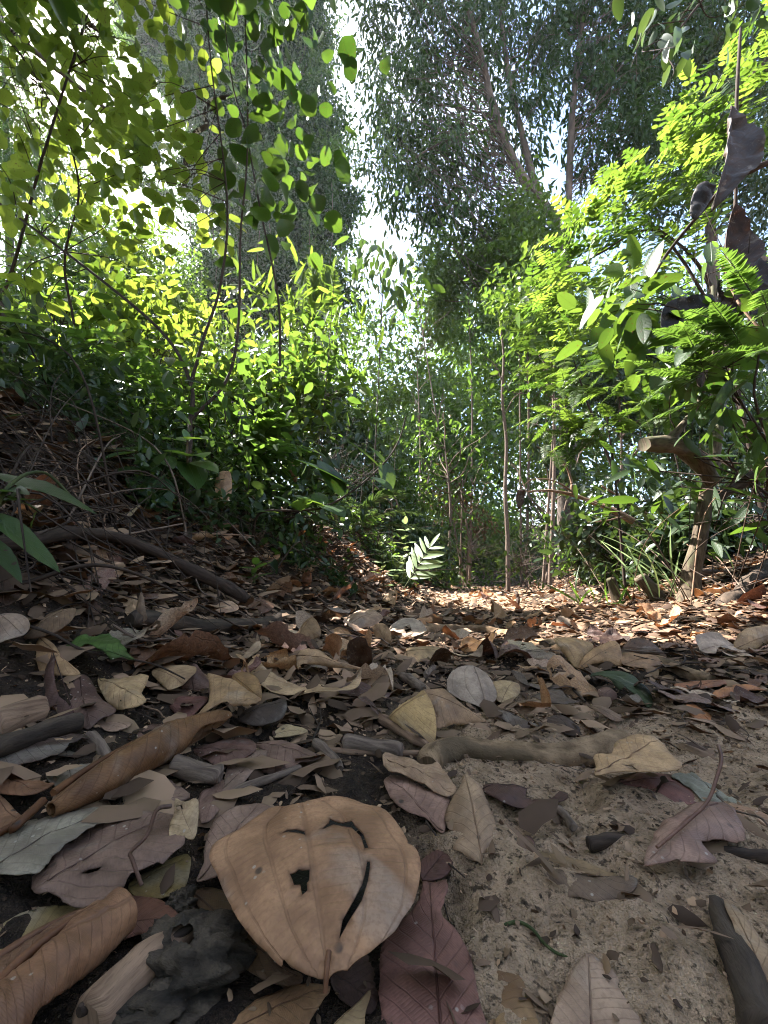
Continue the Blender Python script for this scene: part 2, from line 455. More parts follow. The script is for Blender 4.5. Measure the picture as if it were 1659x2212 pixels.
def twigs_to(tb, C, anchors, k, r0, r1, sag=.1):
    anchors = np.asarray(anchors)
    for c in C[rng.permutation(len(C))[:k]]:
        hz = np.linalg.norm(anchors[:, :2] - c[:2], axis=1)
        d = np.linalg.norm(anchors - c, axis=1) * .3 + np.abs(c[2] - anchors[:, 2] - (.3 + 1.2 * rng.random()) * hz)
        a = anchors[d.argmin()]
        L = np.linalg.norm(c - a)
        m1, m2 = a + (c - a) * .35 + rvec(1)[0] * L * .1, a + (c - a) * .7 + rvec(1)[0] * L * .1 + np.array([0, 0, sag * L])
        tb.add([a, m1, m2, c], r0, r1, 9, 5)

def frond(lv, tb, P0, D0, L, npair, pl, pw, droop=.5, side0=None, tint=.5, taper='fern', ang=1.0, r=.003, t0=.12, up=(0, 0, 1)):
    """a pinnate leaf: rachis tube and leaflet pairs"""
    D0 = unit(D0); g = np.array([0, 0, -1.])
    t = np.linspace(0, 1, 9)[:, None]
    C = P0 + D0 * t * L + g * droop * L * t ** 2
    if tb is not None: tb.add(C, r, r * .35, 10, 4)
    k = np.linspace(t0, .97, npair)
    i = k * 8; i0 = np.minimum(i.astype(int), 7); f = (i - i0)[:, None]
    Q = C[i0] * (1 - f) + C[i0 + 1] * f
    T = unit(C[i0 + 1] - C[i0])
    S = unit(np.cross(T, np.asarray(up, float) + .001))
    N = np.cross(S, T)
    prof = np.sin(np.pi * np.clip(.16 + .84 * k, 0, 1)) ** .7 if taper == 'fern' else np.clip(.75 + .5 * np.sin(np.pi * k), 0, 1.2)
    for s in (-1, 1):
        D = S * s * ang + T * (.45 if taper == 'fern' else .6) + rng.normal(size=(npair, 3)) * .1
        lv.add(Q, D, N + rng.normal(size=(npair, 3)) * .16, pl * prof * (.9 + .2 * rng.random(npair)), pw * prof ** .5, tint + .25 * (rng.random(npair) - .5))
    lv.add(C[-1:], T[-1:], N[-1:], pl * .8, pw, tint)

# ------------------------------------------------------------------ light, sky, render settings
world = bpy.data.worlds.new('World'); scene.world = world
world.use_nodes = True
wt = world.node_tree; wt.nodes.clear()
wo = wt.nodes.new('ShaderNodeOutputWorld'); bg = wt.nodes.new('ShaderNodeBackground')
sky = wt.nodes.new('ShaderNodeTexSky'); sky.sky_type = 'NISHITA'; sky.sun_disc = False
sky.sun_elevation = SUN_EL; sky.sun_rotation = SUN_AZ
sky.air_density = 1.0; sky.dust_density = 1.2; sky.ozone_density = 1.0
wtc = wt.nodes.new('ShaderNodeTexCoord')
wn = wt.nodes.new('ShaderNodeTexNoise'); wn.inputs['Scale'].default_value = 3.2; wn.inputs['Detail'].default_value = 5; wn.inputs['Roughness'].default_value = .55
wr = wt.nodes.new('ShaderNodeMapRange'); wr.inputs[1].default_value = .47; wr.inputs[2].default_value = .72
wm = wt.nodes.new('ShaderNodeMix'); wm.data_type = 'RGBA'
wm.inputs[7].default_value = (5.4, 5.75, 6.2, 1)
wt.links.new(wtc.outputs['Generated'], wn.inputs['Vector']); wt.links.new(wn.outputs[0], wr.inputs[0])
wt.links.new(wr.outputs[0], wm.inputs[0]); wt.links.new(sky.outputs[0], wm.inputs[6]); wt.links.new(wm.outputs[2], bg.inputs[0])
bg.inputs[1].default_value = .09
wt.links.new(bg.outputs[0], wo.inputs[0])
sd = bpy.data.lights.new('sun', 'SUN'); sd.energy = 5.0; sd.angle = math.radians(.5); sd.color = (1, .97, .92)
so = link(bpy.data.objects.new('sun', sd))
so.rotation_euler = Vector([float(c) for c in SUND]).to_track_quat('Z', 'Y').to_euler()
scene.view_settings.view_transform = 'Standard'; scene.view_settings.look = 'None'
scene.view_settings.exposure = 2.95; scene.view_settings.gamma = 1
cy = scene.cycles
cy.max_bounces = 7; cy.diffuse_bounces = 4; cy.glossy_bounces = 2; cy.transmission_bounces = 5; cy.transparent_max_bounces = 4; cy.volume_bounces = 0
cy.caustics_reflective = False; cy.caustics_refractive = False
cy.use_adaptive_sampling = True; cy.adaptive_threshold = .015
cy.use_denoising = True; cy.denoiser = 'OPENIMAGEDENOISE'; cy.denoising_input_passes = 'RGB_ALBEDO_NORMAL'
cy.sample_clamp_indirect = 6
cy.pixel_filter_type = 'BLACKMAN_HARRIS'; cy.filter_width = 1.05

# ------------------------------------------------------------------ ground sheet
ys = np.concatenate([np.linspace(-60, -1, 24), np.linspace(-.9, .1, 24), .1 + np.geomspace(.008, 2.6, 260) - .008 + .008, np.geomspace(2.75, 90, 150)])
xa = np.concatenate([np.linspace(0, 1.0, 130), 1.0 + np.geomspace(.01, 89, 110)])
xs = np.concatenate([-xa[:0:-1], xa])
GX, GY = np.meshgrid(xs, ys)
GZ = gz_fine(GX, GY)
nx, ny = len(xs), len(ys)
i, j = np.meshgrid(np.arange(ny - 1), np.arange(nx - 1), indexing='ij')
Q = np.stack([i * nx + j, i * nx + j + 1, (i + 1) * nx + j + 1, (i + 1) * nx + j], -1).reshape(-1, 4)
ground = meshobj('ground', np.stack([GX, GY, GZ], -1).reshape(-1, 3), [Q], M['soil'])
tag(ground, 'sandy forest trail and humus covered banks', None, None, 'structure')

# ------------------------------------------------------------------ leaf litter nobody could count
lt = Leaves()
def litter(n, x0, x1, y0, y1, L, W, flat=.35, power=1., trail_keep=1., tint=(0, 1)):
    y = y0 + (y1 - y0) * rng.random(n) ** power
    x = x0 + (x1 - x0) * rng.random(n)
    x = x + .22 * np.clip(y, 0, 40)
    if trail_keep < 1:
        mid = np.abs(x - .2 * y - .12)
        k = (rng.random(n) < trail_keep) | (mid + .18 * vnoise(x * 5, y * 5) > .30)
        x, y = x[k], y[k]
    n = len(x)
    N = unit(np.stack([rng.normal(size=n) * flat, rng.normal(size=n) * flat, np.ones(n)], -1))
    D = rvec(n); D -= N * (D * N).sum(1, keepdims=True)
    Ls = L[0] + (L[1] - L[0]) * rng.random(n) ** 1.6
    P = np.stack([x, y, gz_fine(x, y) + .002 + .25 * Ls * rng.random(n) * flat], -1)
    lt.add(P, D, N, Ls, Ls * (W[0] + (W[1] - W[0]) * rng.random(n)), np.clip(tint[0] + (tint[1] - tint[0]) * rng.random(n) ** 1.4, 0, 1))
litter(20000, -.8, .9, .12, 1.1, (.0015, .007), (.3, .9), .7, 1, .7, (0, 1))
litter(5000, -.8, .9, .12, 1.3, (.004, .02), (.15, .5), .6, 1, .75, (0, .4))
litter(700, -.1, .8, .16, 1.0, (.012, .045), (.15, .5), .5, 1, 1., (0, .5))
litter(2600, -.9, .9, .5, 1.6, (.02, .06), (.3, .6), .3, 1, .8, (0, .45))
litter(13000, -1.6, 1.4, .5, 3.0, (.008, .06), (.3, .7), .4, 1, .85, (0, .7))
litter(2600, -1.1, -.12, .3, 1.3, (.018, .06), (.3, .6), .4, 1, 1., (0, .75))
litter(8000, -1.5, 1.3, .45, 2.3, (.018, .055), (.3, .6), .32, 1, .9, (0, .8))
litter(9000, -3.0, 2.6, 1.6, 7, (.03, .10), (.35, .65), .4, 1.2)
litter(9000, -5, 4, 4, 18, (.05, .13), (.4, .6), .35, 1.2)
litter(6000, -3.2, -.5, .4, 4, (.02, .075), (.3, .6), .6, 1., 1., (0, .6))
lit = lt.build('leaf_litter', M['litter'], None, HI, fold=-.35, droop=.25, wave=.12, rag=.22)
tag(lit, 'crumbs, flakes and small broken leaves carpeting the trail and both banks', None, None, 'stuff')

# ------------------------------------------------------------------ traced fallen leaves
ZO = {1: (0, 1641.7), 2: (829.5, 1641.7), 3: (0, 1209.7), 4: (829.5, 1209.7), 5: (0, 604.9), 6: (829.5, 604.9), 7: (0, 0), 8: (829.5, 0)}
def zp(z, pts): return [(x / 2 + ZO[z][0], y / 2 + ZO[z][1]) for x, y in pts]

def smooth2(P, k=4):
    P = np.asarray(P, float); n = len(P); out = []
    for i in range(n):
        a, b, c, d = P[i - 1], P[i], P[(i + 1) % n], P[(i + 2) % n]
        for s in range(k):
            f = s / k
            out.append(.5 * (2 * b + (c - a) * f + (2 * a - 5 * b + 4 * c - d) * f * f + (3 * b - 3 * c + d - a) * f ** 3))
    return np.array(out)

def inside(P, poly):
    x, y = P[:, 0], P[:, 1]; c = np.zeros(len(P), bool); j = len(poly) - 1
    for i in range(len(poly)):
        xi, yi = poly[i]; xj, yj = poly[j]
        hit = ((yi > y) != (yj > y)) & (x < (xj - xi) * (y - yi) / (yj - yi + 1e-12) + xi)
        c ^= hit; j = i
    return c

LAND = []       # landmarks the smaller leaves are described by: (short name, x, y)
HERO_XY = []
def hero(name, z, out, label, color, base=None, tip=None, holes=(), vein='pin', lift=.004, tilt=None, roll=0., dome=.12, edge=.0,
         cup=0., crump=.025, cat='fallen leaf', k=4, mat=None, land=None, stalk=None, group=None, Y=None, res=26, midrib=True, normal=None, jag=.6, pleat=.004):
    cr, cg, cb_, _ = color
    if cb_ > .90 * cg: cb_, cg = .90 * cg, cg * 1.04
    color = (cr, cg, cb_, 1)
    px = smooth2(zp(z, out), k)
    jit = np.ptp(px, axis=0).max() * .006
    px = px + jit * rng.normal(size=px.shape) * jag
    bot = px[px[:, 1].argmax()]
    if Y is None:
        P0 = ghit(bot[0], bot[1], lift) ; 
    else:
        P0 = at(bot[0], bot[1], Y)
    def proj(tl):
        nv = np.array([math.sin(math.radians(roll)), -math.sin(math.radians(tl)), math.cos(math.radians(tl))]) if normal is None else np.asarray(normal, float)
        nv = nv / np.linalg.norm(nv)
        R = np.array([ray(a, b) for a, b in px]); o = np.array([0, 0, CAMZ])
        t = ((P0 - o) @ nv) / (R @ nv)
        return nv, o + R * t[:, None], t
    if tilt is None:
        for tl in range(2, 80, 4):
            nv, W3, t = proj(tl)
            ex = np.ptp(W3, axis=0)
            if t.min() > 0 and t.max() < 3.2 * t.min() and math.hypot(ex[1], ex[2]) < .85 * ex[0] + .015: break
    else:
        nv, W3, t = proj(tilt)
    o = np.array([0, 0, CAMZ])
    def to3(p):
        R = ray(*p); return o + R * (((P0 - o) @ nv) / (R @ nv))
    if base is None:
        c = W3.mean(0); q = W3 - c
        a = np.linalg.svd(q, full_matrices=False)[2][0]
        s = q @ a
        b3, t3 = W3[s.argmin()], W3[s.argmax()]
    else:
        b3, t3 = to3(zp(z, [base])[0]), to3(zp(z, [tip])[0])
    A = unit(t3 - b3); Ln = np.linalg.norm(t3 - b3); B = np.cross(nv, A)
    to2 = lambda p: np.stack([(p - b3) @ A, (p - b3) @ B], -1)
    O2 = to2(W3)
    H2 = [to2(np.array([to3(p) for p in zp(z, h)])) for h in holes]
    lo, hi = O2.min(0), O2.max(0); st = max(hi - lo) / res
    gx, gy = np.meshgrid(np.arange(lo[0], hi[0], st), np.arange(lo[1], hi[1], st))
    G = np.stack([gx.ravel(), gy.ravel()], -1) + (rng.random((gx.size, 2)) - .5) * st * .5
    dm = np.min(np.linalg.norm(G[:, None] - O2[None], axis=2), 1)
    for h in H2: dm = np.minimum(dm, np.min(np.linalg.norm(G[:, None] - h[None], axis=2), 1) + .2 * st)
    G = G[inside(G, O2) & (dm > st * .45)]
    vs = [Vector(p) for p in O2]; es = [(i, (i + 1) % len(O2)) for i in range(len(O2))]
    for h in H2:
        b0 = len(vs); vs += [Vector(p) for p in h]; es += [(b0 + i, b0 + (i + 1) % len(h)) for i in range(len(h))]
    vs += [Vector(p) for p in G]
    r = delaunay_2d_cdt(vs, es, [], 0, 1e-7)
    V2 = np.array([tuple(v) for v in r[0]]); T = np.array([f for f in r[2] if len(f) == 3])
    cen = V2[T].mean(1)
    kp = inside(cen, O2)
    for h in H2: kp &= ~inside(cen, h)
    T = T[kp]
    v = V2[:, 0] / Ln
    # half width on each side along the leaf, from the outline
    nb = 24; bins = np.linspace(min(0, v.min()), max(1, v.max()), nb + 1)
    up_ = np.full(nb, 1e-4); dn_ = np.full(nb, 1e-4)
    ow = np.concatenate([O2 + (np.roll(O2, -1, 0) - O2) * s for s in np.linspace(0, 1, 6)])
    ob = np.clip(np.digitize(ow[:, 0] / Ln, bins) - 1, 0, nb - 1)
    np.maximum.at(up_, ob, ow[:, 1]); np.maximum.at(dn_, ob, -ow[:, 1])
    bc = .5 * (bins[1:] + bins[:-1])
    hw = np.where(V2[:, 1] > 0, np.interp(v, bc, up_), np.interp(v, bc, dn_))
    u = np.clip(V2[:, 1] / np.maximum(hw, Ln * .01), -1, 1)
    Wd = hi[1] - lo[1]
    sd_ = rng.random() * 50
    X, Yv = V2[:, 0] / max(Ln, Wd), V2[:, 1] / max(Ln, Wd)
    S = max(Ln, Wd)
    h = dome * Wd * (1 - u * u) * .5 * np.clip(4 * v * (1 - v), 0, 1) + edge * Wd * u ** 4 * .5 + cup * Ln * (2 * v - 1) ** 2 * .25
    h = h + crump * S * (1.5 * vnoise(X * 4 + sd_, Yv * 4) + .8 * vnoise(X * 11 + sd_, Yv * 11) + .35 * vnoise(X * 27 + sd_, Yv * 27))
    if vein == 'pal': h = h - .012 * Wd * (np.exp(-((np.abs(u) - .44) / .07) ** 2) + np.exp(-(u / .06) ** 2))
    else: h = h - .012 * Wd * np.exp(-(u / .09) ** 2) + pleat * Wd * np.sin((v * 9 - np.abs(u) * 2.4) * 6.28) * (1 - u * u)
    P = b3 + V2[:, :1] * A + V2[:, 1:] * B + h[:, None] * nv
    if Y is None:
        # leaf never sinks below the soil
        P[:, 2] = np.maximum(P[:, 2], gz(P[:, 0], P[:, 1]) + .0015)
    cen3 = P.mean(0)
    m = mat or M[vein]
    root = thing(name, label, cat, (cen3[0], cen3[1], P[:, 2].min()), group)
    bl = meshobj('blade', P, [T], m, root, uv=np.stack([u, v], -1))
    bl.color = color
    if len(holes):
        dh = np.min([np.min(np.linalg.norm(V2[:, None] - h_[None], axis=2), 1) for h_ in H2], axis=0)
        at_ = bl.data.attributes.new('rim', 'FLOAT', 'POINT'); at_.data.foreach_set('value', np.exp(-dh / .0016).astype(np.float32))
    sm = bl.modifiers.new('thickness', 'SOLIDIFY'); sm.thickness = .0006 if Y is None else .0008; sm.offset = 0
    if midrib:
        kk = 14; vv = np.linspace(.0, .96, kk)
        mid = []
        for q in vv:
            p2 = np.array([q * Ln, 0]);
            if not inside(p2[None], O2)[0]: continue
            nr = ((V2 - p2) ** 2).sum(1).argsort()[:3]
            mid.append(b3 + p2[0] * A + (h[nr].mean() + .0004) * nv)
        if len(mid) > 3:
            mid = np.array(mid)
            if Y is None: mid[:, 2] = np.maximum(mid[:, 2], gz(mid[:, 0], mid[:, 1]) + .002)
            tb = Tubes(); rr = min(.0009, .006 * Ln); tb.add(mid, rr, rr * .3, 18, 5)
            ob_ = tb.build('midrib', m, root)
            ob_.color = (color[0] * .68, color[1] * .62, color[2] * .6, 1)
    if stalk is not None:
        sp_ = []
        q0 = b3 if stalk[0] is None else None
        for a in stalk:
            if a is None: sp_.append(b3 + .001 * nv)
            else:
                pp = zp(z, [a[:2]])[0]; sp_.append(to3(pp) + nv * (a[2] if len(a) > 2 else .003))
        tb = Tubes(); tb.add(sp_, .0013, .001, 20, 6)
        ob_ = tb.build('stalk', m, root); ob_.color = (color[0] * .6, color[1] * .5, color[2] * .45, 1)
    HERO_XY.append((cen3[0], cen3[1], .35 * (Ln + Wd) / 2))
    if land: LAND.append((land, cen3[0], cen3[1]))
    return root

K = .93
TAN, PALE, BRN = lin(176, 140, 106, K), lin(172, 152, 132, K), lin(112, 84, 64, K)
MAUVE, PURP, OLIVE = lin(132, 106, 100, K), lin(92, 66, 70, K), lin(120, 102, 62, K)
RED, GREY, DKBR, ORNG = lin(118, 78, 70, K), lin(142, 134, 128, K), lin(74, 56, 46, K), lin(164, 112, 76, K)

hero('fallen_leaf', 1, [(905, 390), (935, 340), (1030, 285), (1160, 202), (1270, 192), (1400, 160), (1500, 155), (1600, 185), (1665, 207), (1719, 262), (1759, 330), (1758, 352), (1795, 365), (1816, 430), (1809, 520), (1784, 600), (1739, 670), (1689, 735), (1620, 795), (1560, 840), (1500, 880), (1440, 905), (1400, 928), (1330, 910), (1260, 880), (1225, 850), (1215, 868), (1170, 830), (1110, 780), (1060, 720), (1010, 640), (992, 600), (960, 530), (935, 470), (915, 440)],
     'big tan heart-shaped fallen leaf with black slits and holes, largest on the ground', lin(160, 124, 98, K), (1412, 915), (1300, 175),
     holes=[[(1390, 340), (1420, 310), (1425, 283), (1450, 292), (1480, 291), (1520, 283), (1535, 310), (1570, 350), (1592, 410), (1576, 412), (1560, 362), (1520, 316), (1440, 314), (1405, 336)],
            [(1586, 466), (1599, 470), (1597, 500), (1590, 545), (1562, 630), (1505, 720), (1464, 788), (1480, 715), (1530, 635), (1566, 560), (1580, 500)],
            [(1215, 347), (1240, 330), (1280, 332), (1315, 335), (1320, 358), (1290, 352), (1245, 342)],
            [(1252, 535), (1275, 530), (1290, 517), (1310, 520), (1337, 512), (1336, 552), (1325, 570), (1329, 597), (1305, 617), (1297, 577), (1270, 579), (1262, 555)]],
     vein='pal', midrib=False, lift=.028, tilt=8, dome=.09, edge=-.05, crump=.012, k=3, jag=.12, land='the big holed tan leaf', res=44,
     stalk=[(1420, 850, .002), None, (1405, 960, -.004)])
hero('fallen_leaf', 1, [(140, 500), (200, 470), (215, 430), (190, 380), (150, 345), (215, 340), (245, 370), (330, 330), (420, 270), (500, 255), (600, 230), (680, 215), (750, 235), (800, 340), (760, 400), (700, 440), (640, 460), (570, 500), (520, 570), (450, 620), (380, 635), (300, 625), (260, 610), (210, 580), (150, 585)],
     'large ragged mauve-brown fallen leaf with dark branching veins and a stray stalk across it', lin(122, 98, 94, K), (145, 580), (745, 215), lift=.012, tilt=3, dome=.06, crump=.03, k=3, land='the ragged mauve leaf',
     holes=[[(345, 515), (380, 495), (440, 485), (420, 505), (380, 515)]], stalk=[(735, 285, .012), (670, 320, .014), (630, 420, .012), (560, 480, .01), (565, 540, .012), (610, 580, .004)])
hero('fallen_leaf', 1, [(-60, 380), (0, 330), (60, 290), (180, 250), (330, 220), (470, 205), (482, 240), (420, 280), (330, 340), (240, 400), (200, 450), (150, 495), (0, 497), (-60, 490)],
     'smooth pale grey fallen leaf partly under the ragged mauve leaf', lin(138, 130, 124, K), (-60, 480), (475, 215), lift=.006, tilt=4, dome=.12, land='the smooth grey leaf')
hero('leaf_scrap', 1, [(755, 165), (800, 180), (850, 170), (858, 200), (850, 300), (825, 342), (780, 325), (735, 337), (735, 290), (752, 230)],
     'small crumpled cream leaf scrap standing above the ragged mauve leaf', lin(182, 160, 132, K), lift=.014, tilt=35, crump=.09, k=3, holes=[[(760, 195), (785, 190), (790, 215), (770, 220)]], cat='leaf scrap', midrib=False)
hero('fallen_leaf', 1, [(570, 530), (640, 490), (720, 440), (800, 410), (825, 440), (810, 520), (780, 580), (700, 600), (620, 600), (555, 570)],
     'small olive leaf with fine dark veins showing below the ragged mauve leaf', OLIVE, (560, 560), (815, 420), lift=.004, tilt=2)
hero('fallen_leaf', 1, [(-60, 800), (0, 755), (80, 700), (180, 660), (280, 640), (430, 650), (380, 720), (250, 820), (120, 900), (0, 1010), (-60, 1040)],
     'olive fallen leaf with dark veins and a black notch in the near corner', lin(124, 108, 74, K), (-50, 900), (425, 650), holes=[[(125, 880), (160, 840), (175, 780), (195, 775), (190, 830), (150, 870)]], lift=.003, tilt=2, dome=.05, land='the olive leaf')
hero('fallen_leaf', 1, [(520, 600), (640, 588), (720, 620), (800, 695), (810, 715), (740, 745), (600, 760), (520, 780), (545, 690)],
     'reddish brown leaf flap tucked beside the thick rolled leaf', lin(112, 76, 64, K), (530, 720), (805, 705), lift=.006, tilt=6, dome=.2)
hero('fallen_leaf', 1, [(740, 750), (650, 800), (520, 900), (420, 980), (330, 1060), (400, 1052), (520, 962), (640, 872), (725, 800)],
     'narrow pinkish strip of leaf beside the weathered wood sliver', lin(138, 108, 100, K), lift=.004, tilt=2, dome=.1)
hero('fallen_leaf', 1, [(950, 240), (1080, 195), (1170, 205), (1160, 300), (1050, 400), (960, 480), (850, 527), (880, 440), (880, 390), (905, 310)],
     'pale mauve leaf half hidden behind the big holed tan leaf', lin(148, 124, 116, K), (860, 515), (1120, 195), lift=.008, tilt=3, dome=.15)
hero('fallen_leaf', 1, [(830, 620), (900, 592), (1000, 620), (1110, 770), (1230, 890), (1310, 950), (1250, 990), (1100, 930), (1000, 850), (950, 740), (860, 680)],
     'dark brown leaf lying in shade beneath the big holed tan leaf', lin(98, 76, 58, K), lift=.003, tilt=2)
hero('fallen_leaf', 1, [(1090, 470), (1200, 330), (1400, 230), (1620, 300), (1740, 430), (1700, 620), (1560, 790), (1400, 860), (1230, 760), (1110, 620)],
     'near-black sheet added under the big tan leaf to darken its holes', lin(26, 20, 18, K), lift=.003, tilt=2, dome=.05, midrib=False)  # dark leaf-shaped sheet stands in for the shade under the big leaf
hero('fallen_leaf', 1, [(940, 1200), (1010, 1125), (1080, 1060), (1200, 1000), (1300, 970), (1425, 975), (1390, 1040), (1330, 1150), (1300, 1210)],
     'tan brown leaf below the stalk of the big holed leaf', lin(142, 110, 82, K), (980, 1180), (1420, 980), lift=.006, tilt=3, dome=.15)
hero('leaf_scrap', 1, [(1420, 1180), (1530, 1065), (1602, 1000), (1580, 1090), (1560, 1180)],
     'pointed cream leaf tip poking up beside the dark reddish leaf', lin(176, 152, 118, K), lift=.006, tilt=5, dome=.1, cat='leaf scrap')
hero('fallen_leaf', 1, [(1425, 955), (1500, 885), (1575, 842), (1650, 920), (1660, 1000), (1640, 1100), (1500, 1060)],
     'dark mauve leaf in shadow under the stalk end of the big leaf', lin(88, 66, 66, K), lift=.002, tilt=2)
hero('fallen_leaf', 2, [(-10, 800), (20, 745), (90, 690), (140, 620), (160, 570), (168, 525), (220, 530), (272, 520), (265, 600), (245, 685), (300, 735), (350, 800), (382, 870), (395, 960), (420, 1080), (440, 1220), (20, 1220), (-10, 1140), (-20, 950)],
     'long smooth reddish brown leaf with a dark central vein, beside the big holed leaf', lin(124, 88, 82, K), (250, 1220), (195, 525), lift=.006, tilt=4, dome=.12, crump=.012, k=3, land='the long reddish leaf', res=34)
hero('leaf_scrap', 2, [(440, 880), (520, 890), (600, 960), (650, 1080), (660, 1220), (430, 1220), (450, 1000)],
     'torn ochre brown leaf piece on the sand beside the long reddish leaf', lin(142, 114, 84, K), lift=.003, tilt=2, crump=.04, cat='leaf scrap')
hero('fallen_leaf', 2, [(735, 1220), (750, 1050), (790, 960), (830, 890), (880, 838), (930, 868), (1000, 920), (1020, 980), (1055, 1010), (1085, 1050), (1085, 1220)],
     'pale brown pointed leaf lying alone on the bare sand', lin(162, 138, 124, K), (900, 1220), (880, 845), lift=.006, tilt=4, dome=.16, land='the pale pointed leaf')
hero('fallen_leaf', 2, [(1470, 600), (1560, 680), (1640, 790), (1720, 900), (1720, 1060), (1659, 970), (1600, 880), (1520, 750)],
     'narrow tan strip of leaf along the dark split stick', lin(152, 128, 106, K), lift=.012, tilt=4, dome=.1)
hero('fallen_leaf', 2, [(580, 480), (660, 470), (750, 490), (870, 505), (1000, 512), (1060, 515), (1095, 535), (1080, 580), (1000, 610), (890, 617), (780, 592), (680, 545)],
     'dead brown crescent of rotten leaf curled on the sand', lin(104, 86, 74, K), lift=.004, tilt=8, dome=.3, crump=.035, land='the rotten crescent leaf')
hero('leaf_scrap', 2, [(640, 420), (660, 398), (800, 420), (900, 450), (1010, 500), (880, 492), (760, 462)],
     'flat sandy brown flake just behind the rotten crescent leaf', lin(134, 112, 88, K), lift=.004, tilt=3, cat='leaf scrap', midrib=False)
hero('fallen_leaf', 2, [(0, 85), (40, 60), (110, 80), (200, 130), (290, 140), (280, 190), (270, 250), (255, 320), (200, 260), (100, 220), (40, 180), (10, 120)],
     'dusty pinkish leaf with a dark vein, behind the long reddish leaf', lin(144, 116, 108, K), (255, 310), (20, 80), lift=.006, tilt=4, land='the dusty pink leaf')
hero('fallen_leaf', 4, [(-5, 850), (60, 845), (180, 885), (230, 870), (280, 930), (312, 990), (250, 1002), (100, 930), (20, 920)],
     'crumpled tan leaf resting on the dusty pink leaf', lin(158, 132, 112, K), lift=.014, tilt=5, crump=.06)
hero('fallen_leaf', 2, [(345, 65), (400, 90), (440, 140), (470, 220), (497, 310), (480, 370), (430, 410), (420, 445), (340, 400), (288, 355), (300, 310), (262, 230), (290, 160), (330, 110)],
     'greyish tan leaf with curled edges and rusty patches, on the sand behind the big leaf', lin(158, 134, 114, K), (425, 440), (348, 68), lift=.008, tilt=9, dome=.28, edge=-.2, land='the curled greyish leaf')
hero('leaf_scrap', 2, [(430, 105), (520, 118), (612, 122), (617, 170), (700, 178), (780, 145), (792, 180), (700, 207), (580, 212), (500, 180), (440, 150)],
     'dark purple strip of leaf on sand behind the curled greyish leaf', lin(88, 62, 68, K), lift=.004, tilt=6, crump=.05, cat='leaf scrap', k=3)
hero('leaf_scrap', 2, [(440, 425), (520, 350), (642, 335), (640, 442), (560, 452), (470, 445)],
     'dark purple-brown scrap of leaf touching the rotten crescent leaf', lin(92, 62, 62, K), lift=.003, tilt=4, crump=.05, cat='leaf scrap')
hero('leaf_scrap', 2, [(170, 425), (300, 370), (300, 440), (260, 505), (165, 512)],
     'small dark red scrap between the big holed leaf and long reddish leaf', lin(96, 64, 64, K), lift=.003, tilt=3, cat='leaf scrap')
hero('fallen_leaf', 4, [(905, 850), (920, 835), (985, 830), (1000, 790), (1060, 765), (1150, 765), (1205, 800), (1250, 860), (1290, 900), (1260, 917), (1150, 925), (1080, 920), (980, 930), (912, 947), (915, 900)],
     'broad pale tan leaf with a toothed edge leaning on a red leaf', lin(178, 148, 116, K), (915, 935), (1200, 780), holes=[[(1035, 900), (1070, 898), (1095, 915), (1060, 912)]], lift=.022, tilt=8, dome=.1, crump=.03, k=3, land='the toothed pale leaf', res=34)
hero('fallen_leaf', 2, [(970, 90), (1100, 62), (1250, 70), (1340, 120), (1372, 172), (1300, 190), (1150, 162), (1060, 142)],
     'smooth dark red leaf beneath the toothed pale leaf', lin(124, 82, 82, K), lift=.003, tilt=4, dome=.2)
hero('leaf_scrap', 2, [(1240, 70), (1330, 58), (1400, 105), (1480, 148), (1545, 182), (1440, 188), (1380, 182), (1320, 120)],
     'flaking blue-grey piece of leaf beside the smooth dark red leaf', lin(138, 136, 138, K), lift=.005, tilt=5, crump=.06, cat='leaf scrap')
hero('fallen_leaf', 2, [(1125, 425), (1150, 350), (1200, 270), (1270, 240), (1350, 180), (1450, 178), (1512, 215), (1562, 330), (1500, 352), (1370, 372), (1442, 440), (1330, 447), (1240, 430), (1140, 450)],
     'dusty pink-brown leaf with a dark stalk arching above it', lin(150, 122, 114, K), (1440, 180), (1135, 435), lift=.012, tilt=8, dome=.25, crump=.03, land='the arched-stalk leaf',
     stalk=[(1450, 105, .03), (1462, 150, .026), (1440, 200, .02), (1400, 255, .012), (1300, 330, .008), (1180, 420, .006)])
hero('fallen_leaf', 2, [(1480, 190), (1600, 215), (1700, 260), (1720, 300), (1600, 270), (1510, 235)],
     'flat light brown strip of leaf just behind the arched-stalk leaf', lin(150, 118, 98, K), lift=.004, tilt=4)
# middle distance, beside and on the near root
hero('fallen_leaf', 4, [(20, 680), (60, 640), (120, 600), (175, 568), (220, 660), (222, 780), (192, 802), (120, 760), (60, 710)],
     'yellowish folded leaf propped on its stick against the mossy root', lin(170, 142, 100, K), (25, 685), (180, 580), lift=.003, tilt=38, roll=-14, dome=.2, land='the propped yellowish leaf')
hero('fallen_leaf', 4, [(172, 572), (250, 555), (282, 575), (330, 620), (380, 660), (442, 702), (300, 712), (222, 722), (225, 660)],
     'brown leaf folded against the propped yellowish leaf', lin(150, 122, 98, K), (190, 580), (430, 700), lift=.006, tilt=34, roll=14, dome=.2)
hero('fallen_leaf', 4, [(275, 562), (280, 500), (320, 465), (385, 458), (440, 488), (470, 530), (487, 580), (470, 622), (430, 638), (370, 622), (320, 598)],
     'round mauve-grey leaf with curved ribs facing the trail, behind the near root', lin(160, 142, 136, K), (390, 462), (440, 636), vein='pal', lift=.002, tilt=40, dome=.16, land='the round ribbed mauve leaf', res=30)
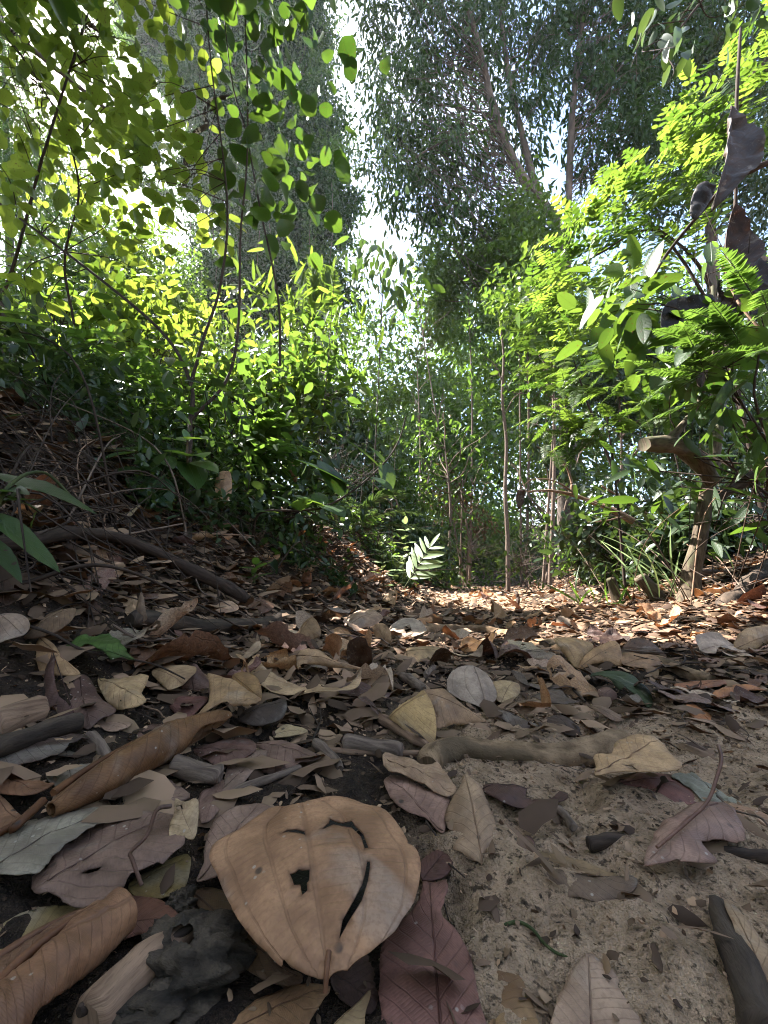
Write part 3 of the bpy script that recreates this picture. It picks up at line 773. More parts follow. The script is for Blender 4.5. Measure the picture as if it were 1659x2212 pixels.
hero('fallen_leaf', 4, [(890, 492), (980, 480), (1060, 490), (1110, 530), (1150, 570), (1160, 615), (1142, 637), (1080, 592), (1000, 552), (950, 520)],
     'dark green leaf with pale specks lying on the trail', lin(60, 72, 50, K), (900, 495), (1145, 630), lift=.004, tilt=16, dome=.3, crump=.02, land='the dark green leaf')
hero('fallen_leaf', 4, [(735, 337), (800, 335), (870, 350), (905, 372), (870, 430), (838, 472), (790, 425), (750, 370)],
     'pale tan leaf half, folded open like a beak beside the far root', lin(172, 142, 106, K), (740, 340), (840, 468), lift=.004, tilt=42, roll=12, dome=.25, land='the beaked tan leaf')
hero('fallen_leaf', 4, [(838, 472), (872, 410), (910, 380), (960, 355), (1000, 348), (1022, 380), (1026, 452), (960, 446), (900, 455)],
     'tan leaf half with a straight rib, folded against the beaked tan leaf', lin(166, 134, 102, K), (842, 470), (1015, 360), lift=.004, tilt=40, roll=-10, dome=.3)
hero('fallen_leaf', 4, [(1025, 402), (1120, 408), (1218, 422), (1205, 450), (1190, 482), (1100, 465), (1030, 450)],
     'flat brown leaf stretched out beside the pair of folded tan leaves', lin(146, 116, 90, K), lift=.006, tilt=20, dome=.2)
hero('fallen_leaf', 4, [(1035, 385), (1050, 355), (1085, 338), (1140, 345), (1185, 380), (1212, 412), (1120, 405)],
     'dark brown cupped leaf rising behind the flat brown leaf', lin(96, 74, 62, K), lift=.008, tilt=50, dome=.4)
hero('fallen_leaf', 4, [(1340, 342), (1420, 328), (1480, 350), (1555, 400), (1542, 416), (1480, 395), (1440, 392), (1425, 420), (1385, 402), (1360, 380)],
     'pale grey twisted leaf on the stony right edge of the trail', lin(174, 156, 146, K), lift=.01, tilt=30, dome=.2, edge=.3, land='the pale twisted leaf')
hero('fallen_leaf', 4, [(1515, 370), (1540, 312), (1600, 288), (1690, 286), (1760, 340), (1680, 350), (1592, 390)],
     'large domed tan leaf leaning up at the trail edge', lin(168, 140, 112, K), lift=.012, tilt=45, dome=.4, land='the large domed tan leaf')
hero('fallen_leaf', 4, [(1420, 572), (1480, 545), (1560, 540), (1655, 560), (1580, 570), (1500, 588), (1432, 602)],
     'orange-brown pointed leaf in the flat litter in front of the domed tan leaf', ORNG, lift=.006, tilt=20, dome=.2, land='the orange-brown leaf')
hero('fallen_leaf', 4, [(1255, 535), (1330, 525), (1440, 520), (1505, 528), (1470, 545), (1370, 555), (1290, 560)],
     'thin rust-edged leaf lying just behind the orange-brown leaf', lin(142, 96, 70, K), lift=.006, tilt=14, dome=.2)
hero('fallen_leaf', 4, [(925, 562), (960, 548), (1000, 570), (1003, 600), (965, 612), (930, 590)],
     'small dark cup-shaped leaf below the dark green leaf', lin(110, 86, 78, K), lift=.003, tilt=35, dome=.5)
hero('fallen_leaf', 4, [(1300, 640), (1330, 622), (1400, 660), (1418, 690), (1350, 690)],
     'small orange brown leaf in the flat litter near the mossy root', ORNG, lift=.004, tilt=25, dome=.2)
hero('fallen_leaf', 4, [(20, 310), (60, 270), (130, 262), (185, 300), (150, 335), (70, 345)],
     'silvery leaf with bites eaten from it, behind the round ribbed leaf', lin(168, 154, 142, K), lift=.006, tilt=34, dome=.2, edge=.2, vein='pal', holes=[[(85, 300), (110, 290), (120, 315), (95, 325)]], land='the bitten silvery leaf')
hero('fallen_leaf', 4, [(238, 335), (270, 385), (340, 415), (420, 388), (412, 425), (320, 440), (262, 402)],
     'thin pale crescent leaf curling up in front of the far root', lin(172, 152, 132, K), lift=.004, tilt=30, edge=.5, dome=0, land='the pale crescent leaf')
hero('fallen_leaf', 4, [(330, 370), (362, 340), (430, 352), (478, 308), (465, 370), (430, 402), (350, 402)],
     'honey-brown leaf with upturned tip behind the pale crescent leaf', lin(162, 120, 76, K), lift=.01, tilt=35, edge=.3)
hero('fallen_leaf', 4, [(95, 385), (160, 372), (240, 378), (300, 408), (290, 430), (200, 438), (120, 440)],
     'tan leaf lying flat between the bitten silvery leaf and the round ribbed leaf', lin(160, 136, 106, K), lift=.006, tilt=20, dome=.3)
# left half of the trail
hero('fallen_leaf', 3, [(-20, 240), (60, 232), (110, 245), (129, 285), (100, 322), (40, 342), (-20, 352)],
     'round dusty pink leaf at the foot of the left bank', lin(156, 136, 126, K), lift=.012, tilt=40, dome=.2, vein='pal', land='the round dusty leaf')
hero('fallen_leaf', 3, [(100, 337), (180, 270), (250, 230), (327, 208), (312, 260), (260, 302), (180, 332)],
     'narrow rough brown leaf rolled lengthwise beside the round dusty leaf', lin(116, 94, 74, K), lift=.012, tilt=40, dome=.5)
hero('green_leaf', 3, [(273, 382), (290, 360), (312, 353), (330, 335), (372, 323), (385, 330), (420, 328), (440, 316), (472, 320), (485, 332), (522, 350), (520, 362), (548, 390), (545, 398), (582, 427), (530, 420), (480, 432), (460, 412), (430, 402), (400, 382), (368, 374), (345, 385), (320, 390), (300, 388)],
     'fresh green leaf with scalloped edges lying on the litter', lin(84, 118, 52, .6), (580, 427), (276, 382), lift=.035, tilt=22, dome=.2, crump=.02, k=2, cat='leaf', land='the fresh green leaf')
hero('fallen_leaf', 3, [(155, 382), (165, 350), (190, 338), (230, 362), (255, 400), (270, 430), (310, 455), (342, 490), (240, 502), (190, 512), (160, 450)],
     'tan leaf bent upright beside the fresh green leaf', lin(172, 142, 110, K), lift=.006, tilt=45, dome=.25)
hero('fallen_leaf', 3, [(180, 580), (188, 480), (205, 430), (236, 400), (242, 500), (262, 590), (300, 630), (342, 682), (260, 702), (182, 672)],
     'dark plum curled leaf standing on end at the foot of the bank', lin(84, 60, 58, K), lift=.002, tilt=45, dome=.4, edge=-.3, land='the upright plum leaf')
hero('fallen_leaf', 3, [(420, 545), (440, 525), (480, 515), (560, 500), (642, 500), (612, 580), (632, 622), (545, 647), (470, 622)],
     'buff leaf with a raised fold behind the dark wrinkled leaf', lin(170, 144, 112, K), lift=.008, tilt=22, dome=.25, crump=.04, land='the buff leaf')
hero('fallen_leaf', 3, [(655, 482), (740, 455), (842, 460), (832, 500), (745, 562), (700, 540)],
     'buff leaf tucked behind the folded chestnut leaf', lin(168, 142, 112, K), lift=.01, tilt=28, dome=.2)
hero('fallen_leaf', 3, [(738, 572), (788, 500), (838, 448), (892, 510), (945, 592), (840, 592)],
     'chestnut leaf folded to a ridge in the middle of the left litter', lin(116, 92, 86, K), (842, 455), (840, 590), lift=.004, tilt=45, dome=.5, land='the folded chestnut leaf')
hero('fallen_leaf', 3, [(680, 622), (720, 598), (842, 588), (902, 602), (852, 652), (790, 702), (742, 652)],
     'wine purple leaf with punched holes below the folded chestnut leaf', lin(104, 68, 84, K), holes=[[(730, 612), (750, 605), (757, 618), (740, 625)], [(785, 632), (800, 628), (802, 645), (788, 648)]], lift=.005, tilt=14, dome=.15)
hero('fallen_leaf', 3, [(790, 722), (850, 670), (900, 620), (905, 545), (898, 490), (1000, 520), (1060, 560), (1128, 600), (1090, 622), (985, 642), (880, 682)],
     'tan leaf with a split blade under the bulging tan leaf', lin(154, 126, 96, K), (800, 715), (1100, 600), lift=.006, tilt=20, dome=.2)
hero('fallen_leaf', 3, [(1000, 520), (1012, 492), (1062, 484), (1110, 510), (1130, 560), (1125, 612), (1060, 600), (1010, 560)],
     'bulging olive-tan leaf half standing beside the wide tan crescent', lin(142, 112, 74, K), lift=.02, tilt=60, dome=.45)
hero('fallen_leaf', 3, [(1062, 482), (1102, 438), (1180, 488), (1260, 520), (1350, 542), (1440, 562), (1500, 545), (1557, 498), (1545, 555), (1475, 588), (1350, 592), (1240, 602), (1150, 570)],
     'wide pale tan leaf sagging like a hammock on the litter', lin(176, 150, 122, K), (1090, 450), (1550, 510), vein='pal', lift=.006, tilt=22, edge=.2, dome=-.1, land='the hammock-shaped tan leaf', res=34)
hero('fallen_leaf', 3, [(820, 372), (850, 340), (872, 390), (950, 412), (1050, 402), (1115, 340), (1122, 390), (1062, 462), (960, 442), (868, 430)],
     'pale boat-shaped leaf with upturned ends behind the folded chestnut leaf', lin(162, 140, 120, K), (825, 365), (1115, 345), vein='pal', lift=.005, tilt=30, edge=.4, dome=-.1, land='the boat-shaped leaf')
hero('fallen_leaf', 3, [(1280, 440), (1288, 405), (1320, 385), (1380, 392), (1440, 432), (1520, 450), (1572, 476), (1440, 462), (1312, 452), (1290, 472)],
     'tan leaf curled over like a lip above the hammock-shaped leaf', lin(172, 142, 114, K), lift=.03, tilt=40, dome=.4, land='the lip-curled leaf')
hero('fallen_leaf', 3, [(1285, 490), (1330, 518), (1420, 540), (1520, 522), (1562, 488), (1535, 580), (1440, 572), (1350, 547)],
     'light tan leaf cupped below the lip-curled leaf', lin(166, 142, 118, K), lift=.008, tilt=26, edge=.3, dome=-.1, vein='pal')
hero('fallen_leaf', 3, [(1028, 690), (1080, 640), (1160, 618), (1232, 600), (1232, 670), (1182, 702), (1100, 720)],
     'almost black ribbed leaf beside the tip of the long rolled ochre leaf', lin(66, 54, 48, K), lift=.006, tilt=25, dome=.3)
hero('fallen_leaf', 3, [(1180, 762), (1222, 714), (1290, 720), (1330, 740), (1262, 762)],
     'small ivory leaf flat on the soil by the grey stick', lin(162, 144, 116, K), lift=.003, tilt=12)
hero('fallen_leaf', 3, [(828, 832), (900, 790), (1020, 768), (1092, 780), (1102, 830), (1022, 872), (950, 902), (880, 862)],
     'dusky violet leaf on the soil beside the short broken stick', lin(110, 82, 88, K), lift=.006, tilt=8, dome=.12, crump=.03, land='the dusky violet leaf')
hero('fallen_leaf', 3, [(1098, 790), (1220, 778), (1300, 810), (1392, 850), (1300, 882), (1200, 922), (1100, 892), (1152, 840)],
     'dusky rose leaf with a pale edge next to the dusky violet leaf', lin(122, 96, 96, K), lift=.005, tilt=8, dome=.12, crump=.03, land='the dusky rose leaf')
hero('fallen_leaf', 3, [(950, 1010), (960, 985), (980, 900), (1020, 850), (1132, 820), (1152, 850), (1080, 932), (1000, 1010)],
     'brownish grey leaf with a strong rib in front of the dusky rose leaf', lin(128, 106, 104, K), (960, 1000), (1140, 830), lift=.006, tilt=6, dome=.1)
for pts, col, lab in [
    ([(1098, 290), (1150, 312), (1210, 322), (1290, 305), (1242, 345), (1170, 346)], PALE, 'thin pale sickle-shaped leaf behind the boat-shaped leaf'),
    ([(1278, 350), (1300, 290), (1340, 248), (1372, 270), (1382, 330)], lin(138, 112, 84, K), 'tall olive-brown cupped leaf standing behind the lip-curled leaf'),
    ([(1395, 340), (1430, 300), (1490, 296), (1527, 342), (1460, 345)], TAN, 'low tan dome of a leaf between two standing cupped leaves'),
    ([(1490, 262), (1540, 220), (1610, 214), (1655, 250), (1590, 292), (1500, 300)], lin(160, 136, 118, K), 'pinkish tan domed leaf in front of the far root end'),
    ([(1610, 300), (1625, 275), (1665, 278), (1690, 320), (1680, 372), (1640, 362)], lin(158, 130, 100, K), 'narrow tan leaf standing edge-on in the centre of the trail'),
    ([(290, 70), (360, 30), (420, 0), (490, 10), (532, 50), (500, 76), (420, 80)], lin(134, 106, 84, K), 'long curved brown leaf cupped under the fallen branch'),
    ([(478, 190), (540, 165), (590, 150), (600, 250), (580, 272), (520, 240)], lin(170, 144, 118, K), 'cream brown leaf leaning upright at the foot of the left bank'),
    ([(592, 190), (612, 138), (632, 220), (630, 262), (585, 272)], lin(128, 108, 94, K), 'narrow grey-brown leaf folded beside the cream brown leaf'),
    ([(908, 230), (950, 185), (1000, 178), (1032, 210), (985, 228)], lin(176, 148, 128, K), 'sunlit pink-tan leaf curled above the dark ring-like root'),
    ([(1030, 216), (1060, 180), (1122, 165), (1187, 200), (1122, 232)], lin(104, 76, 62, K), 'chestnut leaf lying over the dark ring-like root'),
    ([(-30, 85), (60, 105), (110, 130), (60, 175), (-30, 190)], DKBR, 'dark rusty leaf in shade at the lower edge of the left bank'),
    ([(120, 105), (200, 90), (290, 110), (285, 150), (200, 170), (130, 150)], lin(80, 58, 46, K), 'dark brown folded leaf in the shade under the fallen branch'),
    ([(430, 120), (500, 95), (560, 100), (640, 140), (700, 150), (620, 175), (500, 160)], lin(92, 64, 52, K), 'long dark russet leaf below the fallen branch'),
    ([(300, 600), (340, 542), (392, 545), (452, 610), (502, 650), (430, 692), (370, 722), (310, 682)], lin(106, 82, 78, K), 'dark wrinkled mauve leaf in front of the buff leaf'),
    ([(388, 712), (460, 690), (542, 690), (567, 716), (482, 742)], lin(148, 124, 112, K), 'small pinkish leaf with frilled edge near the dark wrinkled leaf'),
    ([(710, 315), (780, 312), (850, 330), (890, 362), (800, 378), (740, 350)], lin(122, 94, 88, K), 'dull mauve leaf beyond the boat-shaped leaf'),
    ([(1180, 360), (1260, 340), (1285, 380), (1230, 400)], TAN, 'small tan leaf between the boat-shaped and lip-curled leaves'),
    ([(1446, 410), (1520, 385), (1620, 420), (1560, 425)], lin(166, 140, 112, K), 'slim tan leaf arched beyond the lip-curled leaf'),
]:
    hero('fallen_leaf', 3, pts, lab, col, lift=.005, tilt=None, dome=.3, vein='pal' if rng.random() < .4 else 'pin')
for z, pts, col, lab in [
    (1, [(-40, 85), (60, 75), (160, 90), (235, 100), (150, 150), (-40, 145)], lin(128, 92, 70, K), 'rolled rusty leaf beside the stem of the ochre leaf'),
    (1, [(-40, 190), (0, 188), (60, 215), (97, 260), (60, 282), (-40, 305)], lin(140, 106, 84, K), 'warm brown leaf at the stem end of the ochre leaf'),
    (3, [(-40, 840), (60, 800), (150, 780), (280, 765), (385, 765), (300, 802), (250, 842), (100, 880), (-40, 900)], lin(78, 62, 72, K), 'large dark violet leaf lying flat behind the rolled rusty leaf'),
    (3, [(190, 945), (240, 895), (300, 868), (425, 888), (335, 952), (240, 978)], lin(110, 100, 106, K), 'slate grey leaf over the large dark violet leaf'),
    (3, [(590, 775), (660, 720), (760, 712), (800, 740), (720, 790), (640, 810)], lin(104, 78, 82, K), 'violet brown leaf behind the long rolled ochre leaf'),
    (1, [(500, 210), (560, 185), (640, 170), (700, 90), (780, 120), (820, 160), (720, 200), (600, 225)], lin(126, 104, 96, K), 'torn pinkish leaf behind the small crumpled cream scrap'),
    (1, [(860, 160), (905, 130), (970, 95), (960, 180), (935, 240), (870, 275)], lin(120, 96, 90, K), 'thin brown leaf between the cream scrap and the big holed leaf'),
    (4, [(470, 640), (540, 660), (640, 715), (735, 745), (730, 758), (620, 740), (520, 690)], lin(84, 70, 70, K), 'long black-brown leaf behind the mossy root'),
    (4, [(700, 690), (760, 672), (835, 715), (840, 748), (770, 750)], lin(78, 62, 62, K), 'small dark crumpled leaf on top of the mossy root'),
    (4, [(560, 630), (610, 605), (635, 630), (655, 640), (600, 670)], lin(150, 128, 108, K), 'torn tan bit of leaf lying behind the mossy root'),
    (4, [(640, 590), (760, 555), (790, 600), (850, 610), (760, 625)], lin(92, 78, 72, K), 'dull brown flattened leaf in the middle of the trail'),
    (4, [(550, 480), (600, 500), (640, 540), (780, 545), (700, 560), (600, 535)], lin(98, 84, 80, K), 'grey-brown flattened leaf near the thin diagonal twig'),
    (4, [(880, 625), (960, 640), (1030, 680), (1000, 695), (920, 655)], lin(120, 98, 84, K), 'slender brown leaf in front of the small dark cup-shaped leaf'),
    (4, [(470, 530), (560, 525), (590, 560), (560, 600), (490, 605)], lin(168, 146, 116, K), 'cream leaf partly behind the round ribbed mauve leaf'),
]:
    hero('fallen_leaf', z, pts, lab, col, lift=.004, tilt=None if z >= 3 else 5, dome=.2, crump=.035)

# rolled leaves -------------------------------------------------------------
def rolled(name, A, B, R, label, color, span=300, start=-60, land=None, stalk=None, prof=None, bend=0., nv=60):
    A, B = np.asarray(A), np.asarray(B)
    v = np.linspace(0, 1, nv)[:, None]; th = np.radians(np.linspace(start, start + span, 36))[None, :]
    ax = unit(B - A); s = unit(np.cross(ax, [0, 0, 1.])); w = np.cross(s, ax)
    r = R * (np.sin(np.pi * np.clip(.03 + .94 * v, 0, 1)) ** .55 if prof is None else prof(v))
    r = r * (1 - .16 * (th - th.min()) / np.radians(span))
    C = A + (B - A) * v + w * bend * np.sin(np.pi * v)
    ph = v * 12 + .5 * np.cos(th) + 1.2 * vnoise(v * 5 + 3, v * 0)
    ribs = -.045 * np.abs(np.sin(np.pi * ph)) ** .35
    r = r * (1 + ribs + .26 * vnoise(v * 5 + A[0] * 20, th * .9) + .10 * vnoise(v * 17 + A[0] * 20, th * 2.6))
    th = th + .5 * vnoise(v * 4 + A[1] * 9, v * 0) * (th - th.min()) + .25 * vnoise(v * 14, v * 0 + 4) * (th > th.max() - .3)
    P = C[:, None, :] + r[..., None] * (np.cos(th)[..., None] * s + np.sin(th)[..., None] * w)
    u = np.broadcast_to(np.linspace(-1, 1, 36)[None], (nv, 36)); vv = np.broadcast_to(v, (nv, 36))
    i, j = np.meshgrid(np.arange(nv - 1), np.arange(35), indexing='ij')
    Q = np.stack([i * 36 + j, i * 36 + j + 1, (i + 1) * 36 + j + 1, (i + 1) * 36 + j], -1).reshape(-1, 4)
    root = thing(name, label, 'fallen leaf', (*((A + B) / 2)[:2], min(A[2], B[2]) - R))
    o = meshobj('blade', P.reshape(-1, 3), [Q], M['pin'], root, uv=np.stack([u, vv * 1.6], -1).reshape(-1, 2))
    o.color = color
    sm = o.modifiers.new('thickness', 'SOLIDIFY'); sm.thickness = .0007; sm.offset = 0
    tb = Tubes(); tb.add([B + s * R * .55 + ax * 0 + w * R * .2, *[np.asarray(p) for p in (stalk or [B + ax * .03])]], .0028, .0022, 14, 6)
    tb.add([A + (B - A) * q + s * R * .9 * math.sin(math.pi * (.03 + .94 * q)) ** .55 + w * R * .42 + w * bend * math.sin(math.pi * q) for q in np.linspace(.02, .98, 12)], .0012, .0026, 30, 5)
    st = tb.build('midrib', M['pin'], root); st.color = (color[0] * .75, color[1] * .65, color[2] * .6, 1)
    c = (A + B) / 2
    for q in np.linspace(0, 1, 5): HERO_XY.append((A[0] + (B[0] - A[0]) * q, A[1] + (B[1] - A[1]) * q, .05))
    if land: LAND.append((land, c[0], c[1]))
g0 = lambda px, py, l: ghit(px, py, l)
a, b = g0(494, 1560, .012), g0(112, 1748, .012)
rolled('rolled_leaf', a + [0, 0, .006], b, .0165, 'long ochre leaf rolled into a ribbed tube lying aslant on the litter', lin(116, 84, 56, K), 290, -70, 'the long rolled ochre leaf',
       [b + unit(b - a) * .02, g0(45, 1775, .006), g0(-5, 1800, .004)], bend=.004)
a, b = g0(262, 1972, .016), g0(-60, 2260, .016)
rolled('rolled_leaf', a, b, .014, 'thick brown rolled leaf across the near corner, its edges turned under', lin(140, 104, 80, K), 300, -60, 'the thick rolled leaf', prof=lambda v: .75 + .25 * v)
a, b = g0(212, 1985, .012), g0(-90, 2180, .012)
rolled('rolled_leaf', a, b, .010, 'slimmer brown rolled leaf lying behind the thick rolled leaf', lin(130, 98, 78, K), 280, -50, prof=lambda v: .7 + .3 * v)

# ------------------------------------------------------------------ roots, sticks and branches lying about
def worn(r0, r1):
    def f(t):
        e = np.minimum(t, 1 - t)
        return (r0 + (r1 - r0) * t) * (1 - .38 * np.exp(-e * 40))
    return f

def stick(name, label, cat, pts, r0, r1, mat, group=None, bump=.12, sides=10, land=None, n=None, extra=None, part=None):
    pts = [np.asarray(p, float) for p in pts]
    base = pts[0]
    if extra is None:
        tb = Tubes(); tb.add(pts, r0, r1, n or 12 * len(pts), max(sides, 9), bump * 1.2, prof=worn(r0, r1), seed=rng.random() * 9)
        o = tb.build(name, M[mat], None, origin=base); tag(o, label, cat, group)
    else:
        o = thing(name, label, cat, base, group)
        tb = Tubes(); tb.add(pts, r0, r1, n or 8 * len(pts), sides, bump, seed=rng.random() * 9)
        tb.build(part or 'main_stem', M[mat], o)
        for e in extra:
            tb = Tubes(); tb.add(e[0], e[1], e[2], 6 * len(e[0]), 6, bump * .6, seed=rng.random() * 9)
            tb.build(e[3] if len(e) > 3 else 'side_twig', M[mat], o)
    if name in ('tree_root', 'fallen_branch', 'broken_stick') and pts[0][1] < 2:
        for p_ in spline(pts, 12): HERO_XY.append((p_[0], p_[1], .045))
    if land:
        c = np.mean(pts, 0); LAND.append((land, c[0], c[1]))
    return o
def gl(z, pts, lift): return [ghit(*zp(z, [p])[0], lift) for p in pts]

stick('tree_root', 'thick sandy root with moss crossing the trail behind the toothed pale leaf', 'root', gl(4, [(190, 900), (235, 845), (330, 822), (450, 830), (600, 850), (740, 850), (860, 830), (960, 800), (1060, 775)], 0.) , .0165, .011, 'root', bump=.26, sides=18, land='the mossy root', n=70)
stick('tree_root', 'far bare root running across the trail just before the sunlit patch', 'root', gl(4, [(40, 345), (220, 308), (330, 302), (450, 312), (600, 335), (680, 362), (760, 392), (900, 430), (1100, 455), (1240, 475), (1420, 520)], 0.004), .022, .016, 'root', bump=.3, sides=14, land='the far root', n=80)
stick('tree_root', 'dark ring-like root bending over the litter at the foot of the left bank', 'root', gl(3, [(560, 262), (640, 258), (760, 272), (900, 290), (1050, 285), (1170, 265), (1240, 232)], .008), .013, .016, 'barkdark', bump=.2, land='the ring-like root', sides=12)
stick('fallen_branch', 'long dark fallen branch bending down the left bank to the trail', 'branch', [ghit(px, py, .035) for px, py in [(-60, 1180), (60, 1168), (150, 1152), (250, 1160), (330, 1190), (430, 1240), (490, 1268), (535, 1296)]], .011, .014, 'twigdark', bump=.15, land='the fallen branch', sides=12, n=60)
stick('broken_stick', 'short thick broken stick below the long rolled ochre leaf', 'stick', gl(3, [(738, 890), (830, 905), (955, 935)], .010), .0072, .0082, 'twig', bump=.4, sides=12, land='the short broken stick')
stick('broken_stick', 'pale grey stick lying flat behind the big holed leaf', 'stick', gl(3, [(1480, 790), (1600, 802), (1740, 822)], .008), .009, .008, 'twig', bump=.15, sides=12, land='the grey stick')
stick('twig', 'thin straight brown twig lying along the front of the pale grey stick', 'twig', gl(3, [(1400, 818), (1560, 832), (1720, 835), (1840, 832)], .004), .003, .0025, 'wood')
stick('broken_stick', 'stubby brown stick end pointing at the round ribbed mauve leaf', 'stick', gl(4, [(80, 500), (120, 525), (172, 560)], .008), .008, .0085, 'twig', bump=.2)
stick('twig', 'short grey twig stub behind the stubby brown stick', 'twig', gl(4, [(180, 500), (200, 478), (215, 462)], .008), .007, .006, 'twig', bump=.2)
stick('twig', 'thin diagonal twig lying across the middle of the trail', 'twig', gl(4, [(700, 440), (780, 520), (870, 612)], .005), .003, .002, 'twigdark')
stick('twig', 'stalk-like stick leaning under the propped yellowish leaf', 'twig', gl(4, [(-20, 680), (60, 725), (130, 772), (195, 805)], .006), .006, .005, 'wood', bump=.2)
stick('twig', 'black charred stick lying alone on the bare sand', 'twig', gl(2, [(880, 362), (960, 350), (1052, 342)], .004), .0042, .0036, 'twigdark', bump=.25)
stick('twig', 'short brown splinter on the sand in front of the purple strip', 'twig', gl(2, [(750, 205), (785, 245), (820, 292)], .004), .0028, .0032, 'twig', bump=.2)
stick('twig', 'long dark twig beside the arched-stalk leaf', 'twig', gl(2, [(1300, 345), (1400, 380), (1530, 405), (1720, 420)], .005), .0034, .004, 'twigdark', bump=.2)
stick('split_stick', 'dark split stick at the right edge of the bare sand', 'stick', gl(2, [(1440, 610), (1500, 760), (1560, 900), (1650, 1150), (1680, 1230)], .008), .005, .009, 'barkdark', bump=.2, sides=10, land='the dark split stick')
stick('wood_sliver', 'weathered tan sliver of wood below the thick rolled leaf', 'wood', gl(1, [(850, 720), (760, 790), (650, 880), (520, 1000), (380, 1160)], .008), .006, .011, 'wood', bump=.2, sides=8, land='the wood sliver')
stick('twig', 'dark crooked twig against the wood sliver', 'twig', gl(1, [(830, 722), (700, 800), (560, 910), (450, 1000), (340, 1090)], .012), .002, .003, 'twigdark')
stick('twig', 'thin twig behind the tip of the big holed leaf', 'twig', gl(3, [(1000, 1010), (1120, 960), (1220, 925), (1300, 895)], .006), .0035, .003, 'twig')
stick('palm_strip', 'flat fibrous palm strip along the edge of the left litter', 'palm strip', gl(3, [(-60, 720), (60, 678), (190, 640)], .012), .012, .010, 'wood', bump=.2)
stick('palm_strip', 'dark fibrous palm strip in front of the upright plum leaf', 'palm strip', gl(3, [(-60, 818), (100, 770), (220, 730), (345, 692)], .010), .009, .010, 'barkdark', bump=.2)
stick('twig', 'bent grey twig beside the short broken stick', 'twig', gl(3, [(380, 755), (430, 800), (460, 850), (480, 872)], .006), .005, .004, 'twig', bump=.2)
stick('twig', 'forked grey twig behind the dusky rose leaf', 'twig', gl(3, [(1360, 785), (1420, 840), (1470, 905)], .006), .005, .005, 'twig', bump=.2)
stick('green_tendril', 'thin wavy green tendril lying on the bare sand', 'tendril', gl(2, [(520, 712), (580, 700), (640, 730), (690, 790), (740, 830), (800, 855)], .004), .0009, .0006, 'gstem', bump=0)

# dark clods of soil by the wood sliver
def clod(label, pos, r, seed):
    n, m = 90, 60
    a, b = np.meshgrid(np.linspace(0, 2 * np.pi, n, endpoint=False), np.linspace(-1.4, 1.4, m))
    D = np.stack([np.cos(a) * np.cos(b), np.sin(a) * np.cos(b), np.sin(b)], -1)
    rr = 1 + .5 * vnoise(D[..., 0] * 2 + seed, D[..., 1] * 2 + D[..., 2] * 3) + .3 * vnoise(D[..., 0] * 6 + seed, D[..., 2] * 6 + D[..., 1] * 5) + .16 * vnoise(D[..., 0] * 15 + D[..., 2] * 9, D[..., 1] * 15 + seed) + .08 * vnoise(D[..., 0] * 38 + D[..., 2] * 20, D[..., 1] * 38 + seed)
    V = np.asarray(pos) + D * rr[..., None] * np.asarray(r)
    i, j = np.meshgrid(np.arange(m - 1), np.arange(n), indexing='ij')
    Q = np.stack([i * n + j, i * n + (j + 1) % n, (i + 1) * n + (j + 1) % n, (i + 1) * n + j], -1).reshape(-1, 4)
    top = np.array([np.arange(n)[::-1]]); 
    o = meshobj('soil_clod', V.reshape(-1, 3), [Q], M['clod'], origin=pos, uv=V.reshape(-1, 3)[:, :2] + V.reshape(-1, 3)[:, 2:])
    tag(o, label, 'soil clod')
clod('dark crumbly soil clod beside the wood sliver and under the big leaf', ghit(390, 2110, .0), (.03, .026, .016), 3)
clod('smaller dark soil clod showing in front of the thick rolled leaf', ghit(300, 2190, .0), (.022, .016, .010), 8)
clod('small black clod at the tip of the small olive leaf', ghit(392, 1955, .004), (.008, .007, .008), 15)

